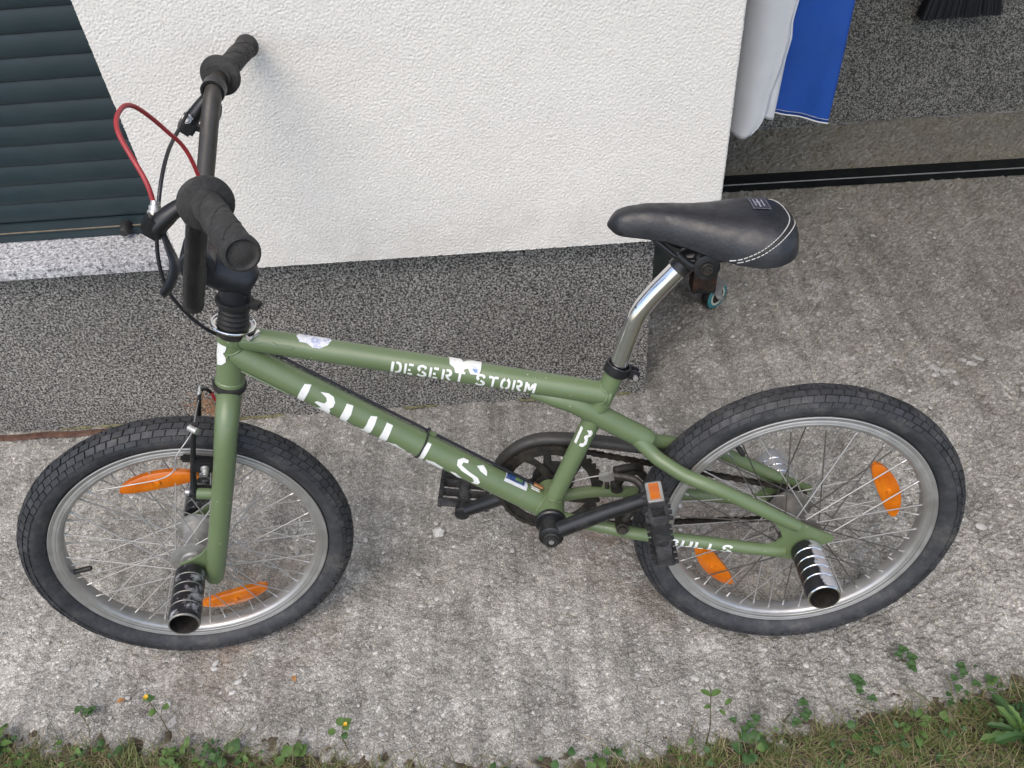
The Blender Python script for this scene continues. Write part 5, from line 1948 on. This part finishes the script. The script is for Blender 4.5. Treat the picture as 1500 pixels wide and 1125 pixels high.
def build_weeds():
    # tall thin stalk standing at the lawn's edge right of the middle
    st = [([(0, 0, 0), (.002, .004, .05), (-.002, .006, .10), (-.006, .010, .155), (-.010, .010, .175)], .0011), ([(-.001, .006, .085), (.014, .010, .10), (.022, .012, .115)], .0007)]
    lv = [(-.006, .010, .150, .018, .3, .3, 'lance', 'leaf'), (-.006, .010, .150, .016, 2.6, .2, 'lance', 'leaf'), (.020, .012, .112, .014, .6, .2, 'lance', 'leaf'), (-.003, .007, .12, .012, 3.3, .2, 'lance', 'leaf'), (.012, .010, .10, .012, -.8, .1, 'lance', 'leaf')]
    plant('weed', 'tall thin bare-stalked weed with a few small leaves in front of the rear wheel', 'weed', .236, .535, st, lv)
    # broad toothed leaves in the right corner
    r = random.Random(6)
    lv = []
    for k in range(17):
        lv.append((r.uniform(-.004, .004), r.uniform(-.004, .004), .006 + .002 * k, r.uniform(.040, .072), k * 2.4 + r.uniform(-.3, .3), r.uniform(.1, 1.0), 'lobed', 'leaf' if k % 3 else 'leaf_dark'))
    plant('dandelion', 'broad toothed dandelion leaves in the bottom right corner', 'weed', .712, .515, [([(0, 0, 0), (0, 0, .012)], .004)], lv)
    # yellow flowered sprigs
    s1 = [([(0, 0, 0), (-.004, .010, .05), (-.006, .014, .10)], .0009), ([(-.003, .008, .04), (.010, .014, .07)], .0007)]
    l1 = [(-.005, .013, .09, .013, 2.2, .2, 'round', 'leaf'), (-.005, .013, .092, .012, .4, .2, 'heart', 'leaf_dark'), (.010, .014, .068, .012, -.4, .2, 'round', 'leaf'), (-.003, .010, .06, .013, 3.6, .1, 'round', 'leaf')]
    plant('flowering_weed', 'upright weed with a yellow flower at the left, in front of the front tyre', 'weed', -.640, .60, s1, l1, 'weeds with yellow flowers', [(-.006, .014, .101, .0045)])
    s2 = [([(0, 0, 0), (-.002, .006, .04), (.006, .010, .075)], .0009), ([(0, .003, .02), (-.012, .008, .05)], .0007)]
    l2 = [(.006, .010, .072, .015, .6, .2, 'heart', 'leaf'), (.006, .010, .074, .014, 2.5, .3, 'round', 'leaf'), (-.012, .008, .05, .012, 2.9, .2, 'round', 'leaf'), (.002, .008, .05, .012, -1.2, .1, 'round', 'leaf_dark'), (.008, .010, .074, .013, -1.0, .3, 'round', 'leaf')]
    plant('flowering_weed', 'bushy weed with a yellow flower in the middle of the lawn edge', 'weed', -.335, .555, s2, l2, 'weeds with yellow flowers', [(.010, .008, .078, .004)])
    # clover sprigs creeping onto the slab at the right
    for i, (x, y, n, sp, sz, lab) in enumerate([
            (.585, .655, 5, .024, .010, 'farthest sprig of dark clover creeping onto the concrete at the right'),
            (.500, .602, 4, .022, .010, 'dark clover sprig left of the farthest one at the right'),
            (.655, .618, 5, .030, .009, 'clover sprig at the right, just above the dry grass'),
            (.395, .570, 4, .024, .010, 'clover sprig between the tall stalk and the right corner'),
            (.300, .556, 4, .020, .009, 'small clover sprig just right of the tall stalk'),
            (-.79, .632, 3, .014, .009, 'lone green sprig on the concrete at the far left')]):
        st, lv = sprig(50 + i, n, sp, sz)
        plant('clover', lab, 'clover', x, y, st, lv, 'clover sprigs on the concrete')
    # leafy clumps along the edge
    for i, (x, y, n, sp, sz, kind, mt, lab) in enumerate([
            (-.915, .582, 9, .032, .020, 'lance', 'leaf', 'leafy weed clump in the bottom left corner'),
            (-.60, .550, 9, .032, .020, 'lance', 'leaf', 'leafy weed clump at the lawn edge below the left peg'),
            (-.525, .548, 6, .024, .019, 'heart', 'leaf_dark', 'round-leaved weed clump below the front tyre'),
            (-.42, .535, 6, .026, .020, 'heart', 'leaf', 'small round-leaved weed below the bushy flowering weed'),
            (-.105, .490, 8, .026, .018, 'lance', 'leaf_dark', 'low dark weed clump at the bottom middle'),
            (.06, .490, 7, .030, .017, 'heart', 'leaf', 'low round-leaved weed clump right of the bottom middle'),
            (.30, .515, 8, .030, .018, 'heart', 'leaf_dark', 'round-leaved weed clump at the foot of the tall stalk'),
            (.56, .545, 9, .034, .020, 'lance', 'leaf', 'leafy weed clump left of the dandelion')]):
        st, lv = sprig(80 + i, n, sp, sz, kind, mt, .034)
        plant('weed_clump', lab, 'weed', x, y, st, lv, 'leafy weed clumps along the lawn edge')
    # fallen leaves
    for i, (x, y, az, lab) in enumerate([(-.745, .655, .4, 'brown fallen leaf on the concrete below the front tyre'), (-.44, .675, 2.0, 'small brown fallen leaf on the concrete between the wheels, near the lawn')]):
        me = leaf_mesh('fallen_leaf', 'lance', plain('fallen_leaf_brown', (.34, .17, .06), .7, var=.3, scale=120))
        o = link('fallen_leaf', me, None, None, Matrix.Translation((x, y, .0015)) @ Matrix.Rotation(az, 4, 'Z') @ Matrix.Diagonal((.014, .016, .018, 1)))
        tag(o, lab, 'leaf', 'fallen leaves')


build_ground_litter()
build_grass()
build_cover()
build_weeds()
